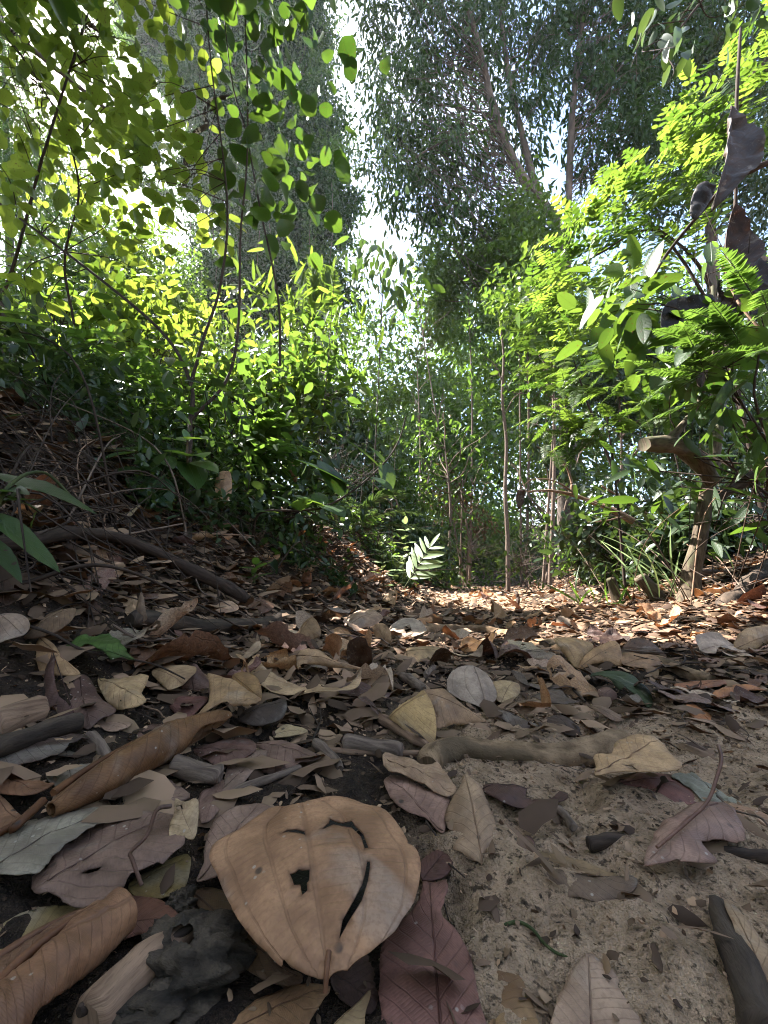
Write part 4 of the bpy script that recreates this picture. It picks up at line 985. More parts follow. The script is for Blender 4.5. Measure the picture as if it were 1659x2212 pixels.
# ------------------------------------------------------------------ the other fallen leaves: one object each, copied from a set of shapes
def leaf_shape(kind, curl, seed):
    r = np.random.default_rng(seed)
    nu, nv = 13, 23
    v = np.linspace(0, 1, nv)[:, None]; u = np.linspace(-1, 1, nu)[None]
    prof = {'oval': np.sin(np.pi * v) ** .75, 'heart': np.sin(np.pi * v ** .62) ** .8, 'lance': np.sin(np.pi * v ** .85) ** 1.1, 'round': np.sin(np.pi * v) ** .5}[kind]
    hw = {'oval': .27, 'heart': .42, 'lance': .16, 'round': .42}[kind] * prof
    hl = hw * (1 + .20 * vnoise(v * 9 + seed, v * 0 + 1) + .16 * vnoise(v * 25 + seed, v * 0 + 5)); hr = hw * (1 + .20 * vnoise(v * 9 + seed, v * 0 + 9) + .16 * vnoise(v * 25 + seed, v * 0 + 15))
    b = np.where(u < 0, u * hl, u * hr); a = v + 0 * u; z = 0 * b
    kc, kl = {'flat': (.4, .25), 'cup': (3.2, -.5), 'dome': (-2.8, .5), 'roll': (8.5, .3), 'arch': (-1.0, -1.5), 'scoop': (2.2, 1.6), 'fold': (.6, .3)}[curl]
    if abs(kc) > .01:
        th = b * kc; b2 = np.sin(th) / kc; z = z + (1 - np.cos(th)) / kc
        b = b2
    if curl == 'fold': z = z + 1.0 * np.abs(b)
    z = z + .05 * np.abs(u) ** 2 * np.sin(v * (7 + 5 * r.random()) + 6 * r.random()) * (hw / .3)
    z = z + .075 * vnoise(a * 5 + seed, b * 5 + 3) + .045 * vnoise(a * 13 + seed, b * 13 + 3)
    th = (a - .5) * kl
    A = np.sin(th) / kl; Z = (1 - np.cos(th)) / kl
    X = A - z * np.sin(th); Zz = Z + z * np.cos(th)
    b = b + .06 * np.sin(3 * v + 6 * r.random())
    P = np.stack([X, b, Zz], -1)
    i, j = np.meshgrid(np.arange(nv - 1), np.arange(nu - 1), indexing='ij')
    Q = np.stack([i * nu + j, i * nu + j + 1, (i + 1) * nu + j + 1, (i + 1) * nu + j], -1).reshape(-1, 4)
    if seed % 2 == 0:      # bites and holes
        cu, cv, rr = r.uniform(-.7, .9, 3), r.uniform(.15, .9, 3), r.uniform(.04, .11, 3)
        qc = np.stack([(i + .5).ravel() / (nv - 1), ((j + .5).ravel() / (nu - 1) * 2 - 1)], -1)
        k = np.ones(len(Q), bool)
        for a_, b_, c_ in zip(cu, cv, rr): k &= ((qc[:, 0] - b_) ** 2 + (qc[:, 1] * .4 - a_ * .4) ** 2) > c_ ** 2
        Q = Q[k]
    return P.reshape(-1, 3), Q, np.stack([np.broadcast_to(u, (nv, nu)), np.broadcast_to(v, (nv, nu))], -1).reshape(-1, 2)

SHW = {'flat': 'flat', 'cup': 'cupped', 'dome': 'domed', 'roll': 'rolled', 'arch': 'arched', 'scoop': 'scooped', 'fold': 'folded'}
KW = {'oval': 'oval', 'heart': 'heart-shaped', 'lance': 'slender', 'round': 'rounded'}
SHAPES = []
for n_, (kd, cu) in enumerate([('oval', 'cup'), ('oval', 'dome'), ('oval', 'flat'), ('oval', 'roll'), ('oval', 'arch'), ('heart', 'cup'), ('heart', 'dome'), ('heart', 'arch'), ('heart', 'scoop'),
                               ('lance', 'flat'), ('lance', 'roll'), ('lance', 'arch'), ('round', 'cup'), ('round', 'dome'), ('round', 'fold'), ('oval', 'fold'), ('heart', 'fold'), ('oval', 'scoop')]):
    P, Q, uv = leaf_shape(kd, cu, n_ + 1)
    o = meshobj('fallen_leaf', P, [Q], M['pal'] if kd in ('round', 'heart') else M['pin'], uv=uv)
    SHAPES.append((o.data, P, kd, cu)); bpy.data.objects.remove(o)

COLS = [('tan', lin(172, 138, 106, K)), ('pale', lin(176, 156, 138, K)), ('brown', lin(116, 88, 68, K)), ('mauve', lin(130, 104, 100, K)),
        ('dark plum', lin(84, 62, 62, K)), ('rusty', lin(132, 98, 78, K)), ('grey', lin(136, 124, 116, K)), ('dark brown', lin(80, 60, 48, K))]
CW = np.array([.26, .13, .16, .12, .08, .08, .08, .09])
placed = [h for h in HERO_XY]
scat = []
def try_leaf(px, py, smin, smax, sink=.0):
    p = ghit(px, py, .01)
    if p[1] > 5.2 or p[1] < .52: return
    L = smin + (smax - smin) * rng.random()
    for x, y, r in placed:
        if (x - p[0]) ** 2 + (y - p[1]) ** 2 < (r + L * .32) ** 2 * .62: return
    placed.append((p[0], p[1], L * .30)); scat.append((p, L))
tries = 0
while len(scat) < 120 and tries < 5000:      # the packed band across the middle distance
    tries += 1; try_leaf(rng.uniform(-20, 1680), rng.uniform(1262, 1440), .065, .135)
while len(scat) < 168 and tries < 8000:
    tries += 1; try_leaf(rng.uniform(-20, 760), rng.uniform(1090, 1290), .05, .09)
while len(scat) < 182 and tries < 9000:
    tries += 1; try_leaf(rng.uniform(1080, 1680), rng.uniform(1410, 1640), .05, .10)
while len(scat) < 190 and tries < 12000:
    tries += 1; try_leaf(rng.uniform(0, 800), rng.uniform(1430, 1760), .05, .09)
recs = []
for p, L in scat:
    me, P, kd, cu = SHAPES[rng.integers(len(SHAPES))]
    flatz = p[0] > .25 + .2 * p[1] and p[1] < 1.2
    if flatz:
        me, P, kd, cu = SHAPES[[2, 9, 11, 4][rng.integers(4)]]
    ci = rng.choice(len(COLS), p=CW / CW.sum())
    if flatz and rng.random() < .6: ci = [2, 4, 7, 3][rng.integers(4)]
    c0 = np.array(COLS[ci][1]); c0[2] = min(c0[2], .88 * c0[1])
    c = c0 * np.array([*(rng.uniform(.8, 1.15) * rng.uniform(.95, 1.05, 3)), 1])
    up = 1.0
    e = Matrix.Rotation(rng.uniform(0, 6.28), 3, 'Z')
    tl = rng.normal() * (.12 if flatz else .45); tr = rng.normal() * (.1 if flatz else .35)
    flip = Matrix.Rotation(math.pi, 3, 'X') if rng.random() < .4 else Matrix.Identity(3)
    R = e @ Matrix.Rotation(tl, 3, 'Y') @ Matrix.Rotation(tr, 3, 'X') @ flip
    W = P @ np.array(R).T * L + np.array([p[0], p[1], 0])
    dz = W[:, 2] - gz_fine(W[:, 0], W[:, 1])
    z = -np.quantile(dz, .10) + .001 + .012 * rng.random()
    o = bpy.data.objects.new('fallen_leaf', me)
    M4 = (R.to_4x4() @ Matrix.Scale(L, 4)); M4.translation = Vector((float(p[0]), float(p[1]), float(z)))
    o.matrix_world = M4; o.color = [float(x) for x in c]
    link(o)
    d = [(math.hypot(p[0] - x, p[1] - y), nme, x, y) for nme, x, y in LAND]; d.sort()
    dd, nme, x, y = d[0]
    dx, dy = p[0] - x, p[1] - y
    rel = ('beyond' if dy > 0 else 'in front of') if abs(dy) > abs(dx) else ('to the right of' if dx > 0 else 'to the left of')
    where = 'on the bank above' if p[2] > .14 and dd > .25 else rel
    recs.append([o, f"{SHW[cu]} {COLS[ci][0]} {KW[kd]} leaf {where} {nme}", L, dd])
from collections import defaultdict
by = defaultdict(list)
for r_ in recs: by[r_[1]].append(r_)
for lab, rs in by.items():
    rs.sort(key=lambda r_: -r_[2])
    for q, r_ in enumerate(rs):
        pre = '' if len(rs) == 1 else (('larger ' if q == 0 else 'smaller ') if len(rs) == 2 else ('largest ', 'middle-sized ', 'smallest ')[min(q, 2)])
        tag(r_[0], pre + lab, 'fallen leaf', 'fallen leaves of the litter')

# small twigs scattered in the litter
TW = []
for q in range(6):
    tb = Tubes(); n_ = 6
    pts = np.stack([np.linspace(0, 1, n_), np.cumsum(rng.normal(size=n_)) * .06, np.abs(rng.normal(size=n_)) * .03], -1)
    tb.add(pts, .011, .005, 22, 6, .25, seed=q)
    if q % 2: tb.add([pts[2], pts[2] + [.16, .12, .05], pts[2] + [.28, .2, .09]], .010, .005, 8, 5)
    o = tb.build('twig', M[('twig', 'twigdark', 'wood', 'twigdark', 'twig', 'barkdark')[q]]); TW.append(o.data); bpy.data.objects.remove(o)
TWN = ['grey', 'dark', 'pale', 'dark', 'grey', 'black']; TWF = ['bare', 'forked', 'bare', 'forked', 'bare', 'forked']
trec = defaultdict(list)
for q in range(80):
    reg = rng.random()
    if reg < .45: px, py = rng.uniform(0, 900), rng.uniform(1120, 1420)
    elif reg < .75: px, py = rng.uniform(1000, 1659), rng.uniform(1270, 1500)
    else: px, py = rng.uniform(0, 1659), rng.uniform(1480, 1800)
    p = ghit(px, py, .004)
    if p[1] > 4: continue
    k = rng.integers(6); L = rng.uniform(.06, .22) * (1 if py < 1480 else .45)
    a = rng.uniform(0, 6.28); dx, dy = math.cos(a) * L, math.sin(a) * L
    z0, z1 = gz_fine(p[0], p[1]), gz_fine(p[0] + dx, p[1] + dy)
    R = Matrix.Rotation(a, 4, 'Z') @ Matrix.Rotation(-math.atan2(float(z1 - z0), L), 4, 'Y') @ Matrix.Scale(L, 4)
    R.translation = Vector((float(p[0]), float(p[1]), float(z0) + .004 + (.01 if py < 1480 else 0)))
    o = link(bpy.data.objects.new('twig', TW[k])); o.matrix_world = R
    d = sorted((math.hypot(p[0] - x, p[1] - y), nme, x, y) for nme, x, y in LAND)[0]
    rel = ('beyond' if p[1] > d[3] else 'in front of') if abs(p[1] - d[3]) > abs(p[0] - d[2]) else ('to the right of' if p[0] > d[2] else 'to the left of')
    trec[f"{TWF[k]} {TWN[k]} twig in the litter {rel} {d[1]}"].append((L, o))
for lab, rs in trec.items():
    rs.sort(key=lambda r_: -r_[0])
    for q, (L, o) in enumerate(rs):
        pre = '' if len(rs) == 1 else (('longer ' if q == 0 else 'shorter ') if len(rs) == 2 else ('longest ', 'middling ', 'shortest ')[min(q, 2)])
        tag(o, pre + lab, 'twig', 'twigs scattered in the litter')

# bare dead stems tangled over the left bank and the right edge
SL = {0: ('thin bare dead stem in the tangle over the left bank', 'dead stems tangled over the left bank'), 1: ('thin bare dead stem in the brushwood along the right edge of the trail', 'dead stems along the right edge'),
      2: ('thin dark upright stem in the thicket beside the trail', 'upright stems in the thickets')}
for q in range(115):
    if q < 60:
        kind = 0; p = ghit(rng.uniform(-40, 760), rng.uniform(960, 1260), .01)
        if p[1] > 4: continue
        a = rng.uniform(-.6, 3.6); L = rng.uniform(.2, .6); rise = rng.uniform(-.05, .22)
    elif q < 90:
        kind = 1; p = ghit(rng.uniform(1130, 1640), rng.uniform(1255, 1310), .01)
        if p[1] > 6 or p[0] < .5 + .28 * p[1]: p = np.array([rng.uniform(1.1, 2.4), rng.uniform(1.6, 3.2), 0]); p[2] = gz(p[0], p[1])
        a = rng.uniform(0, 6.28); L = rng.uniform(.3, .9); rise = rng.uniform(.05, .6)
    else:
        kind = 2; y = rng.uniform(1.6, 5); sgn = 1 if rng.random() < .5 else -1
        x = (.2 * y - .4 - rng.uniform(.2, 1.4)) if sgn < 0 else (.28 * y + .6 + rng.uniform(.2, 1.2))
        p = np.array([x, y, gz(x, y)]); a = rng.uniform(0, 6.28); L = rng.uniform(.1, .35); rise = rng.uniform(.8, 2.4)
    e = p + np.array([math.cos(a) * L, math.sin(a) * L, 0])
    if kind == 0 and (e[1] < .75 or e[0] > .2 * e[1] - .35): continue
    if kind == 1 and e[0] < .28 * e[1] + .3: continue
    e[2] = (gz(e[0], e[1]) if kind != 2 else p[2]) + max(rise, .02)
    m = (p + e) / 2 + rng.normal(size=3) * L * .12; m[2] = max(m[2] + .12 * L, gz(m[0], m[1]) + .01)
    tb = Tubes(); r0 = rng.uniform(.0012, .0034) * (1.4 if kind == 2 else 1); tb.add([p - [0, 0, .01], m, e], r0, r0 * .5, 16, 5, .1)
    o = tb.build('dead_twig' if kind < 2 else 'upright_sapling', M[('twig', 'twigdark', 'twigdark', 'twigdark', 'wood')[rng.integers(5)] if kind < 2 else 'twigdark'], origin=p)
    tag(o, SL[kind][0], 'stem', SL[kind][1])

# fine tangle of dead stalks and roots over the banks, too dense to count
tb = Tubes(); q = 0
while q < 620:
    if q % 4: p = ghit(rng.uniform(-60, 820), rng.uniform(900, 1255), .004)
    else: p = ghit(rng.uniform(1120, 1720), rng.uniform(1200, 1300), .004)
    q += 1
    if p[1] > 5 or (q % 4 and p[0] > .2 * p[1] - .45): continue
    L = rng.uniform(.08, .42); a = rng.uniform(0, 6.28); e = p + np.array([math.cos(a) * L, math.sin(a) * L, 0])
    if e[0] > .2 * e[1] - .40 and p[0] < .3: continue
    if e[0] < .28 * e[1] + .45 and p[0] > .3: continue
    e[2] = gz(e[0], e[1]) + abs(rng.normal()) * .07; p[2] += abs(rng.normal()) * .03
    m = (p + e) / 2 + rng.normal(size=3) * L * .12; m[2] = max(m[2], gz(m[0], m[1]) + .005) + .05 * L
    r = rng.uniform(.0006, .0019); tb.add([p, m, e], r, r * .5, 7, 4)
o = tb.build('dead_stalks', M['twigdark']); tag(o, 'fine tangle of dead stalks and rootlets over both banks', None, None, 'stuff')

# ------------------------------------------------------------------ trees and plants
def tree(name, label, cat, base, trunks, crowns, group=None, ntw=0, anchors=None, tw=(.02, .005), bark='barkfar', carved=True, extra_branches=()):
    """trunks: list of (points, r0, r1); crowns: list of dicts for crown() plus mat/tpl; base (x, y)"""
    b = np.array([base[0], base[1], float(gz(base[0], base[1]))])
    root = thing(name, label, cat, b, group)
    tb = Tubes(); anc = []
    for k_, (pts, r0, r1) in enumerate(trunks):
        anc.append(tb.add(pts, r0, r1, 10 * len(pts), 12 if r0 > .04 else 6, .10, seed=rng.random() * 9))
    anc = np.concatenate(anc) if anc else np.array([b])
    for c in crowns:
        c = dict(c); mat, tpl, nm, kw = c.pop('mat'), c.pop('tpl', LO), c.pop('nm', 'crown'), c.pop('kw', {})
        lv = Leaves(); C = crown(lv, **c)
        if ntw: twigs_to(tb, C, anc, ntw, *tw)
        lv.build(nm, M[mat], root, tpl, carve=carve if carved else None, **kw)
    if tb.n:
        tb.build('trunk' if cat == 'tree' else 'stem', M[bark], root)
    for pts, r0, r1 in extra_branches:
        t2 = Tubes(); t2.add(pts, r0, r1, 10 * len(pts), 8, .12, seed=rng.random() * 9)
        t2.build('branch', M[bark], root)
    return root
def px3(l): return [at(a, b, c) for a, b, c in l]
def foot(px, Y, x=None):
    x = (px - CX) / F * Y if x is None else x
    return np.array([x, Y, float(gz(x, Y))])

# tall leafy tree on the left, a dense dark column of foliage
B = foot(480, 22.1)
tree('tall_tree', 'tall dense dark tree towering over the left bank, draped in creepers', 'tree', B[:2],
     [([B - [0, 0, .2], at(500, 800, 22.1), at(520, 500, 22.1), at(510, 200, 22.1), at(500, -100, 22.1)], .42, .12)],
     [dict(bl=[(470, 40, 22.10, 190, 170, 2.70), (610, 70, 22.10, 110, 150, 2.40), (330, 90, 22.78, 95, 150, 2.10), (480, 260, 22.10, 170, 140, 2.70), (640, 300, 22.10, 120, 140, 2.40), (380, 330, 22.44, 110, 120, 2.10), (570, 440, 21.76, 170, 120, 2.55),
               (690, 470, 21.42, 85, 110, 1.95), (560, 580, 21.08, 140, 100, 2.10), (640, 640, 20.40, 120, 90, 1.95), (480, 640, 20.74, 90, 110, 1.80), (560, -150, 22.10, 210, 150, 3.00)],
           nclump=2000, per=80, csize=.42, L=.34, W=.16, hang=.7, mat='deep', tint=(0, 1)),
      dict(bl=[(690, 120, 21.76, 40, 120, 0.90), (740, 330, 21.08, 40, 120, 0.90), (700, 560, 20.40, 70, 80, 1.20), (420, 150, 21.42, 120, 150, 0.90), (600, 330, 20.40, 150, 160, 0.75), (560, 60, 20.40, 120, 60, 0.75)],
           nclump=240, per=40, csize=.42, L=.27, W=.12, hang=.6, mat='mid', tint=(0, .7), nm='sun_toned_foliage')], ntw=60, tw=(.06, .014))  # lighter green clumps carry the sunlight in their leaf colour
# hanging creepers on it
for q in range(9):
    px = 400 + 38 * q + rng.uniform(-14, 14); y0 = rng.uniform(380, 560)
    p = at(px, y0, 18.6); e = at(px + rng.uniform(-25, 25), y0 + rng.uniform(180, 300), 18.4)
    root = thing('hanging_creeper', 'thin leafy creeper hanging from the dark left tree', 'creeper', p, 'creepers hanging from the dark left tree')
    tb = Tubes(); C = tb.add([p, (p + e) / 2 + rng.normal(size=3) * .2, e], .022, .012, 22, 5); tb.build('stem', M['twig'], root)
    lv = Leaves(); k = 160; P = C[rng.integers(0, 22, k)] + rng.normal(size=(k, 3)) * .22
    lv.add(P, rvec(k) + [0, 0, -.8], rvec(k) + [0, 0, .5], .2, .10, rng.random(k)); lv.build('foliage', M['deep'], root)

# forked tree right of the sky gap
B = foot(1215, 9.)
fk = [(1150, 400, 9.0), (1175, 440, 9.), (1205, 510, 9.)]
tree('forked_tree', 'tall tree with a forked grey-brown trunk and sparse hanging leaves', 'tree', B[:2],
     [([B - [0, 0, .2], at(1220, 900, 9.), at(1208, 520, 9.), at(1178, 445, 9.), at(1132, 390, 9.), at(1092, 310, 9.), at(1062, 220, 9.), at(1040, 120, 9.), at(1000, -20, 9.), at(960, -160, 9.)], .17, .06),
      (px3([(1176, 442, 9.), (1152, 385, 9.1), (1130, 300, 9.2), (1103, 180, 9.3), (1085, 60, 9.4), (1074, -120, 9.5)]), .11, .05)],
     [dict(bl=[(850, 60, 9.5, 110, 130, 1.6), (960, 130, 9.5, 130, 170, 1.6), (900, 250, 9.4, 120, 120, 1.3), (960, 380, 9.2, 110, 90, 1.2), (900, 430, 9, 70, 60, .9), (1080, 60, 9.6, 130, 110, 1.5), (1180, 120, 9.6, 70, 130, 1.2), (850, 330, 9.2, 60, 80, .8),
               (1120, 270, 9.3, 100, 90, 1.), (1010, 490, 9, 90, 50, .8), (1000, -120, 9.6, 260, 110, 2)],
           nclump=760, per=24, csize=.22, L=.24, W=.075, hang=1.5, mat='deep', tint=(0, 1)),
      dict(bl=[(850, 380, 8.8, 60, 60, .6), (830, 230, 9., 60, 100, .6), (1000, 330, 9., 120, 120, .8)], nclump=60, per=30, csize=.25, L=.18, W=.06, hang=1.2, mat='mid', tint=(0, .6), nm='sun_toned_foliage')],  # paler leaf material puts the sun into the colour of these clumps
     ntw=260, tw=(.016, .004),
     extra_branches=[(px3([(1086, 283, 9.), (1030, 285, 8.9), (960, 305, 8.7), (880, 350, 8.5)]), .05, .015), (px3([(1068, 250, 9.), (1000, 235, 9.1), (880, 215, 9.2)]), .035, .012),
                     (px3([(1060, 300, 9.), (1040, 360, 8.9), (1028, 430, 8.8), (1035, 470, 8.7)]), .03, .01), (px3([(1150, 420, 9.), (1110, 442, 8.8), (1080, 430, 8.7), (1070, 400, 8.6)]), .025, .01)])
B = foot(1240, 9.4)
tree('slim_tree', 'slim straight-trunked tree just right of the forked tree', 'tree', B[:2],
     [([B - [0, 0, .2], at(1226, 700, 9.4), at(1226, 500, 9.4), at(1229, 400, 9.4), at(1236, 250, 9.4), at(1250, 110, 9.4), at(1268, -20, 9.4), at(1285, -150, 9.4)], .11, .07)],
     [dict(bl=[(1330, 60, 9.6, 110, 110, 1.4), (1310, 200, 9.5, 90, 110, 1.2), (1400, 150, 9.6, 90, 120, 1.2), (1290, 330, 9.4, 60, 60, .8), (1380, 290, 9.4, 80, 60, .9), (1220, 60, 9.6, 60, 90, 1.), (1460, 60, 9.8, 90, 90, 1.3), (1340, -120, 9.8, 200, 100, 1.6)],
           nclump=560, per=24, csize=.22, L=.24, W=.08, hang=1.3, mat='deep', tint=(0, 1))], ntw=200, tw=(.014, .004))
B = foot(1560, 10.5)
tree('tall_tree', 'tall dark tree filling the upper corner behind the lime green shrub', 'tree', B[:2],
     [([B - [0, 0, .2], at(1540, 600, 10.5), at(1530, 300, 10.5), at(1540, -100, 10.5)], .2, .08)],
     [dict(bl=[(1560, 60, 10.5, 130, 120, 1.8), (1650, 150, 10.5, 120, 150, 1.6), (1480, 150, 10.6, 70, 110, 1.2), (1560, 260, 10.4, 140, 120, 1.5), (1440, 330, 10.4, 90, 70, 1.1), (1600, 420, 10, 160, 130, 1.5), (1400, 420, 10, 80, 70, 1), (1600, -120, 10.5, 200, 120, 1.8)],
           nclump=700, per=40, csize=.32, L=.17, W=.075, hang=.7, mat='dark', tint=(0, 1))], ntw=30, tw=(.03, .006))
B = foot(40, 14.)
tree('feathery_tree', 'fine-leaved pale green tree at the far left beside the bright gap', 'tree', B[:2],
     [([B - [0, 0, .2], at(20, 500, 14.), at(10, 200, 14.), at(0, -60, 14.)], .18, .06)],
     [dict(bl=[(30, 250, 14, 80, 130, 1.5), (60, 420, 13.5, 120, 110, 1.5), (20, 90, 14, 50, 80, 1), (160, 520, 13, 140, 80, 1.3), (-60, 320, 13.5, 120, 200, 1.6), (210, 60, 14, 50, 60, 1.), (150, 400, 13, 90, 70, 1.)],
           nclump=800, per=44, csize=.30, L=.17, W=.045, hang=.9, mat='mid', tint=(0, .8))], ntw=20, tw=(.025, .006))
B = foot(250, 12.)
tree('leafy_tree', 'bright leafy tree low on the left between the tall dark tree and the bank', 'tree', B[:2],
     [([B - [0, 0, .2], at(230, 760, 12.), at(250, 600, 12.)], .1, .05)],
     [dict(bl=[(150, 640, 11, 150, 90, 1.4), (300, 600, 11, 120, 100, 1.4), (60, 700, 10, 130, 90, 1.3), (350, 720, 10.5, 130, 100, 1.3), (200, 780, 9.5, 180, 90, 1.3)],
           nclump=620, per=36, csize=.3, L=.17, W=.075, hang=.5, mat='sunny', tint=(0, .8))], ntw=20)

# middle distance, around the end of the trail
for lab, px, Y, bls, ncl, L, W, mat, tn, extra in [
    ('yellow-green bush glowing at the far end of the gap', 900, 11., [(890, 760, 11, 70, 90, 1.1), (940, 700, 11, 70, 70, 1.), (860, 860, 10.6, 60, 60, .9), (960, 830, 10.5, 70, 90, 1)], 260, .17, .075, 'sunny', (.1, .9), None),
    ('dark green tree hung with creepers left of the slim bare trunk', 1010, 9.5, [(950, 590, 9.6, 70, 70, 1.2), (1060, 600, 9.5, 70, 70, 1.1), (1010, 720, 9.2, 80, 60, 1.), (1080, 540, 9.5, 60, 40, 1.), (900, 640, 9.6, 40, 50, 1.)], 330, .14, .065, 'mid', (0, .9), None),
    ('mid green tree rising behind the slim bare trunk', 1130, 8.2, [(1120, 560, 8.4, 80, 90, 1.1), (1160, 680, 8.2, 80, 110, 1.1), (1090, 800, 8, 90, 90, 1.), (1190, 820, 8, 80, 110, 1.), (1120, 480, 8.5, 60, 50, .8)], 420, .14, .065, 'sunny', (0, .7), None),  # brighter leaf material used in place of sunlight here
    ('bright green sapling in the middle of the right thicket', 1180, 5.4, [(1150, 640, 5.4, 60, 70, .5), (1180, 740, 5.3, 70, 80, .5), (1130, 700, 5.3, 50, 60, .4), (1200, 860, 5.2, 80, 60, .5)], 130, .10, .05, 'sunny', (0, .75), None),
    ('drooping leafy bush to the left of the slim bare trunk', 960, 7., [(930, 950, 7.2, 80, 80, .9), (1010, 960, 7, 80, 80, .8), (970, 1050, 6.8, 90, 70, .8), (890, 1060, 6.8, 60, 90, .8)], 330, .13, .055, 'mid', (0, .75), None),
    ('bush of withered creepers and brown leaves over the trail end', 1000, 8., [(960, 1080, 8, 70, 50, .7), (1040, 1090, 8, 60, 60, .7), (1000, 1010, 8, 70, 40, .6)], 120, .10, .045, 'brownf', (0, 1), None),
    ('dark thicket bush to the right of the slim bare trunk', 1180, 6.2, [(1150, 1000, 6.4, 70, 90, .8), (1220, 1040, 6.2, 80, 90, .8), (1180, 1150, 6, 90, 70, .8), (1260, 950, 6.4, 70, 90, .8)], 330, .11, .05, 'dark', (.1, 1), None),
    ('dark leafy bush closing the left side of the trail end', 850, 5.6, [(800, 1060, 5.6, 70, 80, .7), (860, 1130, 5.6, 70, 80, .6), (900, 1200, 5.8, 60, 50, .5), (790, 1160, 5, 70, 70, .6)], 360, .10, .045, 'dark', (.1, 1), None),
    ('dim bush seen through the opening where the trail ends', 1010, 12.5, [(1000, 1150, 12.5, 90, 80, 1), (1060, 1190, 12.5, 60, 60, .9), (960, 1200, 12, 50, 50, .8)], 280, .13, .06, 'mid', (0, .9), None),
    ('tall dark bush behind the ferns on the left bank', 700, 7., [(720, 760, 7.4, 90, 110, 1), (690, 900, 7, 120, 110, 1), (790, 950, 7, 80, 100, .9), (620, 820, 7, 100, 120, 1)], 430, .13, .06, 'dark', (0, 1), None),
    ('grey-green tall bush behind the right ferns', 1330, 6.8, [(1290, 760, 7, 90, 90, 1), (1350, 880, 6.8, 110, 110, 1), (1300, 1000, 6.6, 100, 90, .9), (1420, 760, 7, 110, 110, 1), (1500, 900, 6.6, 130, 130, 1), (1450, 1050, 6.4, 140, 110, 1), (1600, 1000, 6, 130, 150, 1)], 620, .12, .055, 'dark', (0, 1), None),
]:
    b = foot(px, Y)
    c0 = at(px, bls[0][1], Y)
    tree('bush' if 'bush' in lab else ('sapling' if 'sapling' in lab else 'small_tree'), lab, 'bush' if 'bush' in lab else ('sapling' if 'sapling' in lab else 'tree'), b[:2],
         [([b - [0, 0, .1], (b + c0) / 2 + [.1, 0, 0], c0], .035, .012), ([b - [0.1, 0, .1], at(*bls[-1][:3])], .025, .01)],
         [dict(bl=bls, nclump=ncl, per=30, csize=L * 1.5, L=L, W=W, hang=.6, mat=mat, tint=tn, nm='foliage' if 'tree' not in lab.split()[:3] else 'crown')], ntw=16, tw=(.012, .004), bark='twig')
b = foot(1092, 6.)
o = thing('slim_tree', 'slim pale bare trunk standing upright beside the end of the trail', 'tree', b)
tb = Tubes(); tb.add([b - [0, 0, .1], at(1096, 1160, 6.), at(1091, 1050, 6.), at(1094, 960, 6.03), at(1085, 860, 6.), at(1088, 770, 6.), at(1079, 690, 6.)], .036, .017, 60, 10, .14); tb.build('trunk', M['twig'], o)
tb = Tubes(); tb.add(px3([(1088, 900, 6.), (1110, 860, 6.), (1140, 840, 6.)]), .012, .005); tb.add(px3([(1087, 830, 6.), (1070, 790, 6.), (1045, 770, 6.)]), .012, .005); tb.build('branch', M['twig'], o)
lv = Leaves(); crown(lv, [(1085, 690, 6., 60, 60, .5), (1120, 760, 5.9, 50, 50, .4), (1050, 750, 6, 40, 40, .4)], 60, 26, .17, .11, .05, .7, .8, (0, .8)); lv.build('crown', M['mid'], o, LO, carve=carve)

# far wall of forest that reads as one mass
lv = Leaves()
crown(lv, [(620, 800, 24, 260, 260, 3), (850, 1000, 24, 200, 200, 3), (1080, 900, 24, 240, 280, 3), (1350, 850, 22, 260, 330, 3), (1600, 900, 20, 260, 380, 3), (300, 900, 20, 300, 200, 3), (50, 850, 18, 250, 200, 3), (980, 640, 22, 90, 110, 2), (1000, 1150, 26, 200, 90, 3), (930, 860, 19, 90, 110, 2), (1010, 980, 18, 130, 110, 2), (1090, 780, 19, 100, 110, 2), (860, 980, 18, 70, 90, 2)],
      1900, 44, .7, .36, .17, .5, mat if False else .8, (0, 1))
o = lv.build('distant_forest', M['mid'], None, LO, carve=None); tag(o, 'far mass of forest foliage closing the view', None, None, 'stuff')

# low undergrowth along both sides of the trail
lv = Leaves(); n = 30000
y = 2.2 + 13 * rng.random(n) ** 1.4; side = rng.random(n) < .5
off = .22 + np.abs(rng.normal(size=n)) * (.35 + .28 * y ** .8)
x = np.where(side, .2 * y - .42 - off, .28 * y + .62 + off)
cl = vnoise(x * 3.1, y * 3.1) + .5 * vnoise(x * 8, y * 8)
hh = np.clip(.10 + .9 * off * (.5 + cl), .03, 1.1) * rng.random(n)
k = cl > -.18
x, y, hh, off = x[k], y[k], hh[k], off[k]; n = len(x)
lv.add(np.stack([x, y, gz(x, y) + hh], -1), rvec(n) + [0, 0, .15], rvec(n) * .7 + [0, 0, 1.], .05 + .05 * rng.random(n), .022 + .025 * rng.random(n), rng.random(n))
lb = Leaves(); kb = 5200  # unseen leaf mass added to cut the light from behind
Pb = np.stack([rng.uniform(-9, 9, kb), rng.uniform(-7, -2.2, kb), rng.uniform(0, 8, kb) ** 1.0], -1)
lb.add(Pb, rvec(kb), rvec(kb), .35, .2, rng.random(kb)); ob_ = lb.build('added_foliage_behind', M['deep'], None, LO); tag(ob_, 'unseen foliage added behind the viewer to block sky light', None, None, 'stuff')
n = 26000
y = .75 + 4.2 * rng.random(n) ** 1.1; off = np.where(y > 1.7, .06, .24) + 1.1 * rng.random(n) ** 1.3; x = .2 * y - .40 - off
cl = vnoise(x * 5.1, y * 5.1) + .5 * vnoise(x * 12, y * 12); k = cl > -.12 + .30 * (y < 1.1)
x, y, off, cl = x[k], y[k], off[k], cl[k]; n = len(x)
